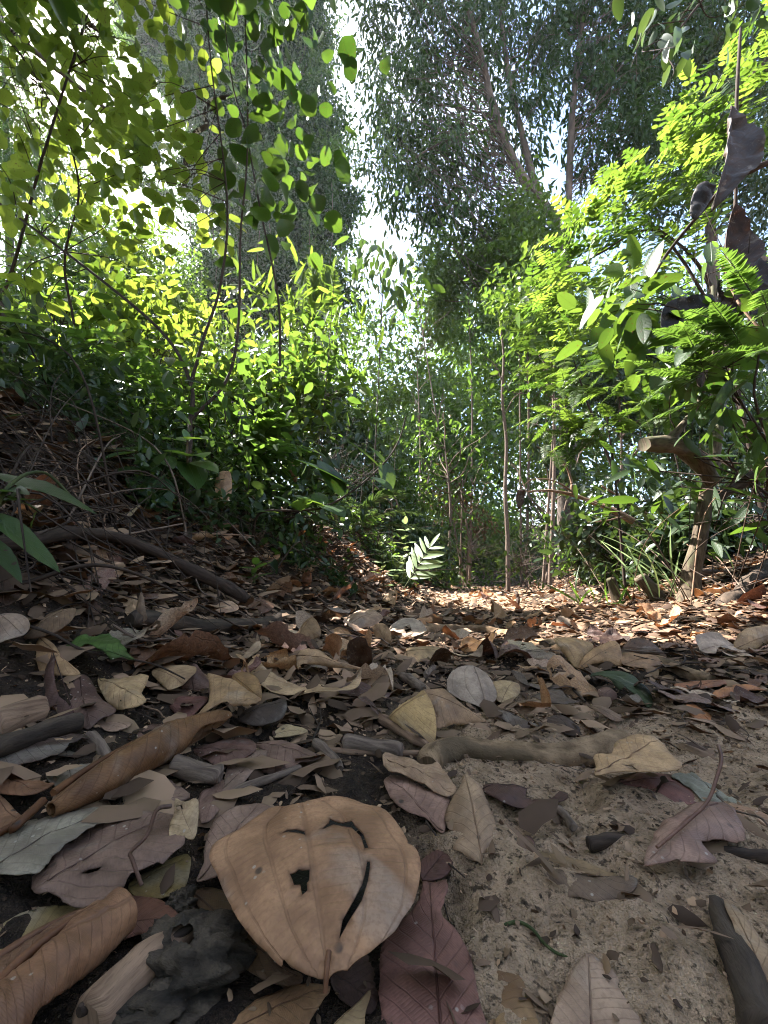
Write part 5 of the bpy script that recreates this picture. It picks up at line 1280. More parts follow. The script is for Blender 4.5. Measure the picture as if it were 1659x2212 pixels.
lv.add(np.stack([x, y, gz(x, y) + .02 + .26 * rng.random(n) * np.clip(off * 1.4, 0, 1)], -1), rvec(n) + [0, 0, .2], rvec(n) * .7 + [0, 0, 1.], .02 + .035 * rng.random(n), .010 + .014 * rng.random(n), rng.random(n))
o = lv.build('undergrowth', M['dark'], None, LO, carve=carve); tag(o, 'low dark undergrowth along both sides of the trail', None, None, 'stuff')

# ------------------------------------------------------------------ near shrubs, saplings, ferns
def plant(name, label, cat, base, stems=(), mats='twigdark', group=None):
    root = thing(name, label, cat, base, group)
    if stems:
        for pts, r0, r1 in stems:
            tb = Tubes(); tb.add(pts, r0, r1, 8 * len(pts), 8, .12, seed=rng.random() * 9); tb.build('stem', M[mats], root)
    return root

def on_stems(lv, curves, k, L, W, tint, spread=.05, hang=.4, t0=.15, up=1.):
    for C in curves:
        C = spline(C, 40)
        i = (t0 * 40 + (1 - t0) * 40 * rng.random(k)).astype(int).clip(0, 39)
        P = C[i] + rng.normal(size=(k, 3)) * spread
        lv.add(P, rvec(k) + [0, 0, -hang], rvec(k) * .6 + [0, 0, up], L * (.6 + .6 * rng.random(k)), W * (.7 + .5 * rng.random(k)), tint[0] + (tint[1] - tint[0]) * rng.random(k))

# big round-leaved shrub that arches over the trail from the left bank
B = ghit(405, 1195)
st = [[B, at(408, 1050, 1.25), at(411, 915, 1.4), at(412, 830, 1.5), at(352, 720, 1.6), at(200, 590, 1.7), at(0, 440, 1.8), at(-160, 320, 1.9)],
      [at(412, 830, 1.5), at(440, 730, 1.55), at(478, 605, 1.6), at(490, 420, 1.7), at(455, 130, 1.8), at(440, -80, 1.8)],
      [at(414, 905, 1.42), at(490, 820, 1.5), at(515, 700, 1.55), at(520, 500, 1.65), at(535, 300, 1.75), at(528, -40, 1.8)],
      [at(605, 790, 1.7), at(600, 640, 1.7), at(560, 440, 1.75), at(530, 280, 1.8), at(500, 170, 1.8), at(478, -30, 1.8)],
      [at(-60, 760, 1.7), at(20, 600, 1.8), at(95, 330, 1.9), at(180, 60, 2.), at(220, -60, 2.)],
      [at(160, 700, 1.9), at(140, 560, 1.9), at(170, 400, 1.95), at(120, 240, 2.), at(20, 80, 2.)]]
L1 = plant('arching_shrub', 'large round-leaved shrub arching over the trail from the left bank', 'shrub', B,
           [(s, r, r * .5) for s, r in zip(st, (.010, .0075, .0075, .006, .009, .007))])
lv = Leaves()
C1 = crown(lv, [(60, 60, 2.3, 120, 130, .4), (190, 190, 2.3, 150, 140, .4), (60, 300, 2.2, 110, 110, .4), (150, 330, 1.9, 190, 120, .45), (330, 330, 1.9, 120, 110, .4), (60, 150, 2.0, 130, 170, .5), (230, 60, 2.0, 130, 80, .45), (360, 130, 2.0, 110, 110, .4), (90, 520, 1.8, 140, 90, .4), (270, 480, 1.8, 150, 80, .35), (420, 440, 1.8, 60, 60, .3), (40, 640, 1.7, 90, 60, .3)],
      300, 4, .10, .082, .058, .4, 1.1, (.1, 1))
lv.build('foliage', M['bright'], L1, XH, fold=.3, droop=.14, wave=.05, rag=.05)
tb = Tubes(); SA = np.concatenate([spline(q, 30)[8:] for q in st])
for c in C1[::2]:
    a = SA[np.linalg.norm(SA - c, axis=1).argmin()]
    tb.add([a, (a + c) / 2 + rng.normal(size=3) * .04 + [0, 0, .03], c], .0028, .0012, 10, 5)
tag(tb.build('fine_twigs', M['twigdark'], L1), kind='stuff')
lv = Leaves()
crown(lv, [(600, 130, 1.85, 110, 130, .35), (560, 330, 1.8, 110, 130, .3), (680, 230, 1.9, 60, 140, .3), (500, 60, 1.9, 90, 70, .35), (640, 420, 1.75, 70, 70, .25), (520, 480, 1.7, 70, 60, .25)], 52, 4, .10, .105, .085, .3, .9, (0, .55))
lv.build('shade_toned_foliage', M['broadp'], L1, XH, fold=.3, droop=.14, wave=.05, rag=.05)  # darker leaf material paints in the shade on this side
# its top, out of the picture overhead, which shades the near trail
lv = Leaves()
k = 4600; P = np.stack([rng.uniform(-3.6, -.4, k), rng.uniform(-.5, 2.6, k), rng.uniform(2.5, 4.8, k)], -1)
q = P - np.array([0, 0, CAMZ]); fw = q[:, 1] * cp + q[:, 2] * sp; up_ = q[:, 2] * cp - q[:, 1] * sp
P = P[(fw < .05) | (up_ > 1.36 * fw)]
k = len(P); lv.add(P, rvec(k) + [0, 0, -.4], rvec(k) * .5 + [0, 0, 1], .16, .12, rng.random(k))
lv.build('top_foliage', M['mid'], L1, LO, carve=carve)

# unseen boughs added above the viewer to shade the near trail
def overhang(label, x0, x1, y0, y1, z0, z1, k, base):
    root = thing('unseen_shade_boughs', label, 'tree', (*base, float(gz(*base))))
    P = np.stack([rng.uniform(x0, x1, k), rng.uniform(y0, y1, k), rng.uniform(z0, z1, k)], -1)
    q = P - np.array([0, 0, CAMZ]); fw = q[:, 1] * cp + q[:, 2] * sp; up_ = q[:, 2] * cp - q[:, 1] * sp
    P = P[(fw < .05) | (up_ > 1.38 * fw) | (np.abs(q[:, 0]) > 1.06 * fw)]
    k = len(P); lv = Leaves(); lv.add(P, rvec(k) + [0, 0, -.4], rvec(k) * .5 + [0, 0, 1], .22, .12, rng.random(k))
    lv.build('crown', M['dark'], root, LO, carve=carve)
    tb = Tubes(); b = np.array([*base, float(gz(*base)) - .2])
    c = np.array([(x0 + x1) / 2, (y0 + y1) / 2, (z0 + z1) / 2]); tb.add([b, b + [0, 0, z0 * .6], c], .14, .06, 30, 10, .1)
    for q in range(6): tb.add([b + (c - b) * .7, c + rvec(1)[0] * (z1 - z0) * .6], .05, .02, 8, 6)
    tb.build('trunk', M['barkfar'], root)
overhang('unseen tree beside the left bank, its boughs added to shade the near trail', -7.5, -1.5, -1.5, 4.6, 4.2, 8.5, 1700, (-5.2, -1.0))

# unseen crown added along the sun's rays to keep the near trail shaded
B = np.array([-13.5, 9.0, 0.]); B[2] = float(gz(B[0], B[1]))
root = thing('unseen_shade_crown', 'unseen very tall tree added up the left slope to shade the near trail', 'tree', B)
lv = Leaves(); k = 1900
sx = np.concatenate([rng.normal(-.03, .10, k // 3), rng.normal(.52, .20, k - k // 3)]); sy = np.concatenate([rng.normal(.29, .08, k // 3), rng.normal(.42, .20, k - k // 3)])
h = rng.uniform(17, 24, k); P = np.stack([sx, sy, 0 * sx], -1) + SUND * (h / SUND[2])[:, None]
lv.add(P, rvec(k) + [0, 0, -.4], rvec(k) * .6 + [0, 0, 1], .2, .10, rng.random(k)); lv.build('crown', M['dark'], root, LO)
tb = Tubes(); tb.add([B - [0, 0, .3], B + [.1, 0, 9], P.mean(0)], .3, .1, 30, 10, .1)
for q in range(8): tb.add([P.mean(0) - [0, 0, 3], P[q * 50]], .06, .02, 8, 6)
tb.build('trunk', M['barkfar'], root)

# seedling with broad leaves on the left bank
def leafset(lv, pts, L, W, tint=(0, 1)):
    """pts: base point, tip point pairs (px, py, Y each)"""
    for a, b_, w, t in pts:
        A, Bq = at(*a), at(*b_); d = Bq - A
        up = np.array([rng.normal() * .15, -.35, 1.])
        lv.add(A, d, up, np.linalg.norm(d), w * np.linalg.norm(d), t)
B = ghit(398, 1205)
S1 = plant('seedling', 'knee-high seedling with broad heart-shaped leaves on the left bank', 'seedling', B, [([B, at(400, 1080, 1.12), at(404, 1010, 1.1), at(405, 945, 1.1)], .005, .003), ([at(402, 1040, 1.1), at(330, 985, 1.06), at(230, 968, 1.0)], .003, .002)], 'twig')
lv = Leaves()
leafset(lv, [((405, 950, 1.1), (448, 942, 1.06), .7, 1.), ((404, 955, 1.1), (352, 940, 1.14), .6, .9), ((405, 950, 1.1), (398, 925, 1.1), .6, 1), ((404, 985, 1.1), (438, 978, 1.02), .8, 1.), ((403, 985, 1.1), (350, 968, 1.05), .7, .7),
             ((330, 985, 1.06), (278, 960, 1.0), .6, .35), ((330, 985, 1.06), (375, 1002, 1.0), .6, .3), ((300, 978, 1.04), (210, 962, 1.1), .5, .9), ((290, 978, 1.02), (220, 985, .95), .6, .5), ((404, 1000, 1.1), (470, 1005, 1.0), .4, .5), ((404, 1000, 1.1), (430, 1045, 1.0), .5, .4)], .1, .06)
lv.build('foliage', M['broad'], S1, XH, fold=.25, droop=.12)  # highest leaf tints stand in for sun on the lit leaves
lv = Leaves()
leafset(lv, [((302, 1012, 1.0), (212, 1030, .95), .75, .05), ((298, 1030, 1.0), (366, 1078, .93), .62, .0), ((310, 1016, 1.0), (348, 1008, .97), .5, .1), ((296, 1040, 1.0), (350, 1095, .95), .5, 0.)], .1, .06)
S2 = plant('seedling', 'low seedling with two large dark glossy leaves under the broad-leaved seedling', 'seedling', ghit(310, 1130), [([ghit(310, 1130), at(300, 1060, 1.), at(304, 1012, 1.)], .004, .003)], 'twigdark')
lv.build('foliage', M['broad'], S2, XH, fold=.25, droop=.15)
stick('crooked_sapling', 'dark crooked stem curving up out of the left bank', 'stem', [ghit(325, 1190, 0), at(290, 1150, .96), at(262, 1095, .95), at(246, 1050, .95), at(250, 1012, .95)], .011, .004, 'twigdark', bump=.15)
# leaves near the frame edge on the left
B = ghit(-60, 1330)
S3 = plant('near_seedling', 'low green plant with wavy lance leaves at the lower end of the left bank', 'seedling', B, [([B, at(-30, 1130, 0.434), at(40, 1060, 0.462)], .003, .002), ([B, at(0, 1080, 0.434), at(90, 1020, 0.490), at(170, 1090, 0.525)], .003, .0015)], 'gstem')
lv = Leaves()
leafset(lv, [((-30, 1105, 0.434), (128, 1208, 0.385), .15, .9), ((-30, 1085, 0.434), (90, 1072, 0.462), .3, .3), ((-20, 1060, 0.448), (60, 1055, 0.420), .34, .25), ((10, 1070, 0.448), (98, 1103, 0.476), .26, .5), ((-30, 1020, 0.490), (210, 1080, 0.462), .16, .35), ((-30, 1120, 0.420), (60, 1160, 0.420), .3, .25),
             ((80, 1105, 0.462), (62, 1142, 0.462), .5, 1), ((-40, 1150, 0.406), (50, 1245, 0.385), .2, .6)], .1, .03)
lv.build('foliage', M['broadp'], S3, XH, fold=.25, droop=.1, wave=.1)
B = foot(-30, .85, -1.05)
S4 = plant('strap_plant', 'plant with long pale green strap leaves at the left edge above the bank', 'plant', B, [([B, at(-60, 800, .8), at(-20, 690, .75)], .006, .004)], 'gstem')
lv = Leaves()
leafset(lv, [((-40, 690, .75), (137, 697, .72), .22, .9), ((-40, 672, .75), (95, 676, .78), .2, .8), ((-40, 735, .75), (120, 732, .7), .2, .15), ((-30, 640, .78), (30, 600, .8), .3, .4)], .1, .03)
lv.build('foliage', M['broadp'], S4, XH, fold=.2, droop=.08)
lv = Leaves()
B = foot(60, 1.3, -1.15)
S5 = plant('sedge_clump', 'clump of dark upright grassy blades on top of the left bank', 'plant', B)
k = 16; D = rvec(k) * .35 + [0, 0, 1]
lv.add(B + rng.normal(size=(k, 3)) * [.07, .07, 0], D, rvec(k) + [0, -1, .2], .16 + .14 * rng.random(k), .012, rng.random(k)); lv.build('foliage', M['dark'], S5, HI, droop=.25)

# arching twig with round leaves, middle left
B = ghit(545, 1180)
S6 = plant('arching_twig', 'slender sprig with round leaves leaning out over the trail from the left bank', 'shrub', B, [([B, at(560, 1110, 1.35), at(640, 1103, 1.4), at(700, 1095, 1.45), at(765, 1058, 1.5), at(830, 1000, 1.55), at(862, 950, 1.6), at(877, 900, 1.6)], .005, .0025)], 'twigdark')
lv = Leaves()
leafset(lv, [((640, 1100, 1.4), (592, 1065, 1.36), .75, .15), ((700, 1093, 1.45), (640, 1068, 1.4), .8, .6), ((600, 1108, 1.38), (552, 1100, 1.3), .5, .4), ((695, 1092, 1.45), (745, 1108, 1.35), .7, .3), ((690, 1092, 1.45), (690, 1060, 1.5), .8, .55), ((740, 1072, 1.48), (690, 985, 1.5), .45, .05), ((765, 1055, 1.5), (640, 975, 1.45), .35, .02),
             ((820, 1010, 1.55), (752, 940, 1.5), .4, .35), ((828, 1000, 1.55), (848, 1055, 1.5), .5, .4), ((800, 1030, 1.52), (850, 1050, 1.4), .4, .3), ((830, 1000, 1.55), (800, 960, 1.55), .6, .8), ((650, 1103, 1.4), (655, 1070, 1.3), .7, .35)], .1, .07)
lv.build('foliage', M['broad'], S6, XH, fold=.2, droop=.12)

# hanging withered leaves caught in the left thicket and the right shrub
def hang_leaf(label, pts, Y, col, cat='withered leaf', tilt=70, **k):
    hero('withered_leaf', 7, [(2 * a, 2 * b) for a, b in pts], label, col, Y=Y, tilt=tilt, cat=cat, lift=0, **k)
hang_leaf('large tan withered leaf standing on edge behind the broad-leaved seedling', [(440, 1070), (462, 1058), (470, 1025), (495, 1018), (501, 1040), (497, 1075), (478, 1095), (458, 1088)], 1.3, lin(160, 130, 104, K), dome=.25)
hang_leaf('small bent tan withered leaf hanging in the left thicket', [(622, 1000), (634, 1000), (644, 1015), (640, 1042), (628, 1030)], 1.9, lin(150, 118, 90, K), dome=.3)
hang_leaf('wide mauve withered leaf draped over the left bank', [(60, 975), (90, 968), (125, 985), (148, 1015), (160, 1040), (130, 1035), (100, 1010)], 1.0, lin(146, 118, 110, K), dome=.2)
hang_leaf('crinkled mauve withered leaf beside the wide draped one on the left bank', [(140, 970), (155, 985), (175, 1030), (172, 1042), (140, 1035), (135, 1000)], 1.02, lin(140, 112, 104, K), dome=.4, crump=.06)
hang_leaf('tan curved withered leaf lying below the wide draped leaf', [(30, 1012), (70, 1002), (100, 1020), (92, 1030), (60, 1012)], .95, lin(150, 120, 96, K), dome=.3)
hang_leaf('dark brown drooping withered leaf in the hollow of the left bank', [(100, 1070), (125, 1060), (135, 1100), (120, 1140), (100, 1130)], 1.0, lin(96, 70, 58, K), dome=.5)
hang_leaf('curled spiny brown withered leaf upright in the tangle of the left bank', [(158, 1135), (160, 1110), (175, 1090), (188, 1085), (178, 1110), (170, 1140)], .95, lin(112, 76, 58, K), dome=.5)
# right: huge dead leaves hanging, most coloured dark for their backlit side
hang_leaf('huge dead brown leaf hanging folded high in the right shrub', [(1582, 225), (1600, 250), (1625, 290), (1640, 330), (1630, 370), (1600, 395), (1570, 425), (1548, 432), (1555, 350), (1562, 290), (1575, 245)], 1.25, lin(58, 43, 33, K), tilt=78, dome=-.15, edge=.35, crump=.045, pleat=.028)
hang_leaf('crumpled russet dead leaf hanging below the huge folded one', [(1577, 455), (1600, 480), (1630, 520), (1640, 560), (1620, 580), (1615, 620), (1580, 655), (1570, 600), (1565, 540), (1568, 490)], 1.25, lin(62, 42, 32, K), tilt=78, dome=-.15, edge=.35, crump=.045, pleat=.028)
hang_leaf('black twisted dead leaf dangling in the middle of the right shrub', [(1425, 700), (1430, 670), (1455, 655), (1500, 648), (1545, 640), (1520, 680), (1480, 700), (1440, 715)], 1.3, lin(30, 25, 22, K), tilt=70, dome=-.15, edge=.35, crump=.045, pleat=.028)
hang_leaf('grey-mauve dead leaf tip hanging beside the black twisted leaf', [(1545, 610), (1560, 640), (1590, 655), (1600, 690), (1570, 700), (1545, 660)], 1.3, lin(56, 46, 42, K), tilt=80, dome=-.1, edge=.4, crump=.05, pleat=.02)
hang_leaf('ragged pale dead leaf wedged under the black twisted leaf', [(1455, 740), (1475, 735), (1482, 760), (1470, 800), (1455, 790)], 1.4, lin(140, 112, 104, K), tilt=80, dome=.5, crump=.08)
hang_leaf('small black dead leaf curled beside the tip of the huge folded dead leaf', [(1490, 455), (1500, 410), (1520, 395), (1545, 405), (1530, 440), (1505, 470)], 1.3, lin(34, 27, 23, K), tilt=78, dome=.3, crump=.05)
hang_leaf('long blackish dead leaf hanging behind the crumpled russet one', [(1600, 560), (1640, 550), (1675, 590), (1670, 660), (1630, 690), (1608, 640)], 1.35, lin(40, 30, 25, K), tilt=76, dome=-.1, edge=.3, crump=.05, pleat=.02)
hang_leaf('narrow brown dead leaf dangling under the grey-mauve dead leaf tip', [(1500, 740), (1520, 735), (1532, 790), (1515, 840), (1500, 800)], 1.35, lin(66, 48, 38, K), tilt=80, dome=.2, crump=.05)
hang_leaf('dark shrivelled dead leaf hanging from the grey dead branch', [(1118, 1060), (1132, 1062), (1130, 1085), (1120, 1100), (1112, 1080)], 3., lin(90, 72, 66, K), tilt=80, dome=0, edge=.6, crump=.1)

# ferns, bamboo and shrubs of the left bank
def fernplant(label, base, fr, mat, tpl=HI, stem='gstem', name='fern', taper='fern', group=None, kw=None, cat='fern'):
    root = thing(name, label, cat, base, group)
    lv = Leaves(); tb = Tubes()
    for f in fr: frond(lv, tb, *f[0], **f[1])
    lv.build('fronds' if name == 'fern' else 'foliage', M[mat], root, tpl, **(kw or dict(fold=.2, droop=.1)))
    tb.build('frond_stalks' if name == 'fern' else 'stem', M[stem], root)
    return root
def fan(base, n, L, npair, pl, pw, a0, a1, el=(.5, 1.2), **k):
    out = []
    for q in range(n):
        a = rng.uniform(a0, a1); e = rng.uniform(*el)
        out.append(((np.asarray(base), [math.cos(a) * math.cos(e), math.sin(a) * math.cos(e), math.sin(e)], L * rng.uniform(.7, 1.15), npair, pl, pw), dict(tint=rng.uniform(.2, .8), **k)))
    return out
for lab, px, Y, n, L, npr, pl, pw, mat, el in [
    ('dark fern with long arching fronds in front of the bamboo', 740, 2.6, 9, .8, 30, .13, .022, 'dark', (.3, 1.0)),
    ('pinnate fern with narrow leaflets in the middle of the left bank', 520, 2.0, 10, .75, 22, .12, .030, 'mid', (.4, 1.2)),
    ('pale backlit fern high on the left bank', 360, 2.8, 9, .9, 24, .14, .034, 'sunny', (.4, 1.2)),
    ('young fern low on the left bank near the trail', 640, 2.1, 8, .45, 20, .07, .014, 'mid', (.2, 1.0)),
    ('fern crowded against the dark tree foot on the left bank', 250, 2.4, 9, .8, 24, .13, .03, 'mid', (.3, 1.2)),
]:
    b = foot(px, Y); fernplant(lab, b, fan(b + [0, 0, .15], n, L, npr, pl, pw, 0, 6.28, el, droop=.45), mat)
# tall tree-fern-like fronds rising above the bank
b = foot(640, 4.6); fernplant('tall fern with bright feathery fronds rising in front of the dark left tree', b + [0, 0, 0],
    [((at(665 + 12 * q, 690, 4.6), at(640 + 28 * q, 520, 4.5) - at(665 + 12 * q, 690, 4.6), .95, 28, .22, .05), dict(droop=.25, tint=.7)) for q in range(4)] + [((b, at(690, 690, 4.6) - b, float(np.linalg.norm(at(690, 690, 4.6) - b)), 4, .05, .02), dict(droop=0., r=.012, t0=.9))], 'sunny')
def bough(label, name, base, ctr, mat, L, W, per=14, cat='shrub', tpl=HI, stem='twigdark', n=26, hang=.5, tint=(0, 1), csize=.12, extra=(), group=None, up=1., kw=None, wob=.15, rs=.006):
    """shrub: stems from the base to clumps of leaves spread around the blobs"""
    root = thing(name, label, cat, base, group)
    lv = Leaves(); C = crown(lv, ctr, n, per, csize, L, W, hang, up, tint)
    tb = Tubes(); base = np.asarray(base, float)
    mid = C.mean(0); h = base + (mid - base) * .45
    tb.add([base - [0, 0, .02], h + rng.normal(size=3) * .04, mid], rs * 1.5, rs * .6, 16, 6)
    for c in C[::2]:
        a = h + (mid - h) * rng.random(); tb.add([a, (a + c) / 2 + rng.normal(size=3) * wob * np.linalg.norm(c - a), c], rs * .6, rs * .25, 10, 5)
    for e in extra: tb.add(*e)
    lv.build('foliage', M[mat], root, tpl, carve=carve, **(kw or dict(fold=.25, droop=.14)))
    tb.build('stem', M[stem], root)
    return root
bough('bamboo clump with bright hanging lance leaves on the left bank', 'bamboo', foot(640, 3.2), [(690, 690, 3.2, 70, 50, .3), (640, 740, 3.2, 90, 50, .3), (740, 740, 3.1, 50, 50, .25), (580, 690, 3.3, 60, 50, .3)], 'sunny', .16, .026, 12, 'bamboo', n=60, hang=.6, tint=(.1, .9), stem='gstem')
for lab, px, Y, ctr, mat, L, W, n, tn in [
    ('sunlit shrub with lime leaves at the far left behind the strap leaves', 90, 2.4, [(110, 620, 2.5, 130, 60, .4), (60, 740, 2.3, 110, 70, .4), (190, 690, 2.5, 100, 60, .4)], 'sunny', .10, .05, 70, (0, .9)),
    ('shrub with glossy oval leaves behind the forked stems of the left bank', 330, 2.7, [(300, 720, 2.7, 100, 70, .4), (400, 700, 2.8, 80, 60, .35), (260, 800, 2.4, 120, 60, .35)], 'bright', .10, .045, 62, (0, .9)),
    ('leafy shrub in half shade below the bamboo clump', 610, 2.7, [(600, 830, 2.6, 110, 70, .35), (700, 850, 2.7, 80, 60, .35), (520, 900, 2.2, 110, 60, .3)], 'mid', .085, .04, 80, (0, .9)),
    ('dark shrub at the foot of the left bank by the trail', 730, 2.9, [(700, 960, 2.8, 110, 80, .4), (780, 1010, 3., 80, 80, .35), (640, 1040, 2.3, 90, 60, .3)], 'dark', .075, .035, 110, (.1, 1)),
    ('tangled dark shrub low in the left thicket beside the sprig of round leaves', 600, 2.2, [(560, 980, 2.2, 110, 60, .3), (660, 1110, 2.3, 110, 50, .25), (760, 1140, 2.7, 70, 60, .3)], 'dark', .06, .026, 95, (.1, 1)),
    ('shrub with thin pale leaves on the brow of the left bank', 160, 1.7, [(150, 800, 1.7, 150, 50, .3), (300, 850, 1.7, 110, 50, .3), (60, 840, 1.5, 90, 40, .2)], 'mid', .075, .026, 60, (0, .9)),
    ('small-leaved shrub covering the lower slope of the left bank', 420, 1.7, [(420, 960, 1.75, 90, 40, .25), (520, 1010, 1.8, 90, 50, .25), (330, 900, 1.7, 90, 40, .25), (600, 1060, 2., 80, 40, .25)], 'mid', .055, .026, 85, (0, .8)),
    ('dark bushy growth between the crooked sapling and the sprig of round leaves', 480, 1.6, [(470, 1080, 1.5, 80, 40, .2), (560, 1150, 1.8, 70, 35, .2), (400, 1130, 1.35, 60, 30, .15), (650, 1180, 2.1, 70, 30, .2)], 'dark', .045, .02, 80, (0, 1)),
    ('dark low shrub reaching down to the trail behind the ring-like root', 700, 2.4, [(680, 1170, 2.4, 70, 30, .2), (760, 1190, 2.9, 60, 30, .2), (620, 1140, 2.0, 60, 30, .15)], 'mid', .05, .022, 90, (0, .7)),
    ('green low shrub on the last bend of the left bank before the palm-like sprout', 820, 3.5, [(800, 1215, 3.4, 50, 30, .2), (850, 1200, 3.9, 50, 40, .3), (780, 1130, 3.4, 50, 50, .3)], 'mid', .065, .028, 80, (.1, .9)),
    ('dim leafy shrub filling the hollow at the far left of the bank', 60, 1.2, [(40, 900, 1.2, 90, 40, .2), (150, 930, 1.2, 80, 30, .15), (60, 1000, 1.1, 80, 30, .15), (230, 900, 1.4, 80, 40, .2)], 'dark', .05, .02, 60, (0, .9)),
    ('fresh green shrub between the two left ferns', 560, 2.4, [(540, 860, 2.4, 100, 60, .3), (460, 830, 2.3, 70, 50, .3), (640, 920, 2.6, 90, 60, .3)], 'bright', .09, .036, 64, (0, .8)),
    ('leafy branch drooping into the sky gap from the dark left tree', 800, 4.2, [(800, 470, 4.2, 50, 40, .3), (840, 520, 4.2, 45, 40, .3), (860, 600, 4.2, 40, 60, .3), (790, 560, 4.3, 40, 40, .3), (870, 460, 4.2, 20, 40, .2)], 'mid', .17, .065, 34, (0, .9)),
]:
    b = foot(px, Y)
    bough(lab, 'shrub' if 'branch' not in lab else 'slender_tree', b, ctr, mat, L, W, 14 if 'branch' not in lab else 7, n=n, tint=tn, hang=.5 if 'branch' not in lab else 1.3, csize=.11, cat='shrub' if 'branch' not in lab else 'tree')
# mottled crooked branch under the round-leaved shrub
stick('mottled_branch', 'crooked white-mottled branch hanging among the round leaves of the arching shrub', 'branch', [at(500, 208, 2.2), at(460, 216, 2.2), at(443, 240, 2.2), at(446, 270, 2.2), at(418, 292, 2.2), at(403, 340, 2.2), at(396, 415, 2.2)], .012, .017, 'barkmottle', bump=.2, sides=10)
# dark leaning trunk on the left bank edge
b = foot(10, 1.5, -1.42)
o = thing('leaning_tree', 'thick dark mossy trunk foot at the left edge on top of the bank', 'tree', b)
tb = Tubes(); tb.add([b - [0, 0, .1], at(30, 830, 1.45), at(5, 730, 1.45), at(-30, 560, 1.5)], .045, .03, 30, 12, .2); tb.build('trunk', M['barkdark'], o)
# seedlings in the sun at the middle of the trail
def stemleaf(label, bx, by, top, n, L, W, mat, tint, name='seedling', Y=None, ang=.9, stem='gstem'):
    b = ghit(bx, by); Y = b[1]
    root = thing(name, label, 'seedling', b)
    T = at(top[0], top[1], Y); lv = Leaves(); tb = Tubes()
    C = tb.add([b, (b + T) / 2 + rng.normal(size=3) * .01, T], .0035, .002, 16, 5)
    for q in range(n):
        f = .25 + .75 * q / (n - 1); p = b + (T - b) * f
        for s in (0, math.pi):
            a = q * 1.57 + s + rng.normal() * .2
            d = np.array([math.cos(a), math.sin(a) * .7, .5 * (f > .9) + .25 + .2 * rng.normal()])
            lv.add(p, d, rvec(1)[0] * .3 + [0, -.2, 1], L * rng.uniform(.75, 1.15) * (1.1 - .4 * f), W * rng.uniform(.8, 1.1), tint[0] + (tint[1] - tint[0]) * rng.random())
    lv.build('foliage', M[mat], root, XH, fold=.25, droop=.14); tb.build('stem', M[stem], root)
stemleaf('tall thin seedling with opposite leaves, tallest of the sunlit clump beside the trail', 868, 1268, (876, 1132), 8, .12, .042, 'pale', (.3, 1))
stemleaf('sunlit thin seedling with yellowish leaves left of the palm-like sprout', 828, 1262, (824, 1180), 6, .10, .036, 'pale', (.2, 1))
stemleaf('small bright sprout with pointed leaves in front of the sunlit clump', 850, 1282, (862, 1215), 5, .10, .038, 'pale', (.1, .8))
b = ghit(868, 1278)
fernplant('palm-like sprout with long leaflets coloured pale for the sun shining on them', b, [((b, at(926, 1186, b[1]) - b, float(np.linalg.norm(at(930, 1182, b[1]) - b)), 7, .17, .034), dict(droop=.0, tint=.2, taper='x', t0=.3, r=.004, up=(-.3, -.65, .75)))], 'pale', XH, name='palm_sprout', cat='seedling')
for lab, px, py, n in [('low sprout with thin leaves in the litter below the sprig of round leaves', 600, 1225, 4), ('tiny sprout with starry leaves on the left bank', 490, 1105, 3), ('low green sprout by the end of the fallen branch', 545, 1262, 4), ('small sprout in the leaves before the dark left shrub', 745, 1235, 4)]:
    stemleaf(lab, px, py, (px + 8, py - 42), n, .06, .022, 'mid', (.3, 1))

# ------------------------------------------------------------------ right side
# rough forked trunk
b = ghit(1490, 1292); Yb = b[1]
R0 = thing('forked_small_tree', 'rough brown small tree trunk forking low beside the right edge of the trail', 'tree', b)
tb = Tubes(); tb.add([b - [0, 0, .03], at(1494, 1240, Yb), at(1508, 1180, Yb), at(1520, 1110, Yb), at(1532, 1050, Yb), at(1545, 980, Yb), at(1552, 880, Yb + .02), at(1545, 760, Yb + .05), at(1540, 620, Yb + .1)], .040, .016, 70, 16, .10, prof=lambda t: .030 + .022 * np.exp(-t * 14) - .018 * np.clip(t - .35, 0, 1) * 1.6); tb.build('trunk', M['barkrough'], R0)
tb = Tubes(); tb.add([at(1524, 1098, Yb), at(1560, 1068, Yb - .02), at(1610, 1040, Yb - .05), at(1700, 985, Yb - .1), at(1800, 930, Yb - .1)], .024, .020, 40, 12, .12); tb.build('branch', M['barkdark'], R0)

stick('broken_snag', 'broken snag with a pale cut end sticking out of the right thicket', 'snag', [at(1392, 962, 1.45), at(1425, 960, 1.47), at(1460, 962, 1.5), at(1500, 985, 1.56), at(1540, 1040, 1.62)], .027, .036, 'barkrough', bump=.3, sides=14,
      extra=[([at(1448, 950, 1.48), at(1468, 925, 1.5), at(1500, 885, 1.52), at(1520, 840, 1.52)], .017, .008, 'broken_limb')])
stick('dead_branch', 'grey dead branch with side twigs slanting down into the right thicket', 'branch', [at(1368, 1126, 2.4), at(1330, 1105, 2.4), at(1290, 1088, 2.45), at(1240, 1070, 2.5), at(1190, 1060, 2.5), at(1140, 1062, 2.55)], .022, .005, 'wood', bump=.15,
      extra=[([at(1236, 1068, 2.5), at(1232, 1030, 2.5), at(1210, 990, 2.5), at(1160, 965, 2.5)], .010, .003), ([at(1250, 1072, 2.5), at(1200, 1040, 2.45), at(1150, 1036, 2.4), at(1122, 1060, 2.4)], .007, .002), ([at(1350, 1115, 2.4), at(1310, 1125, 2.3), at(1270, 1128, 2.3)], .008, .003), ([at(1420, 1125, 2.5), at(1350, 1080, 2.5), at(1300, 1050, 2.5)], .010, .006)])
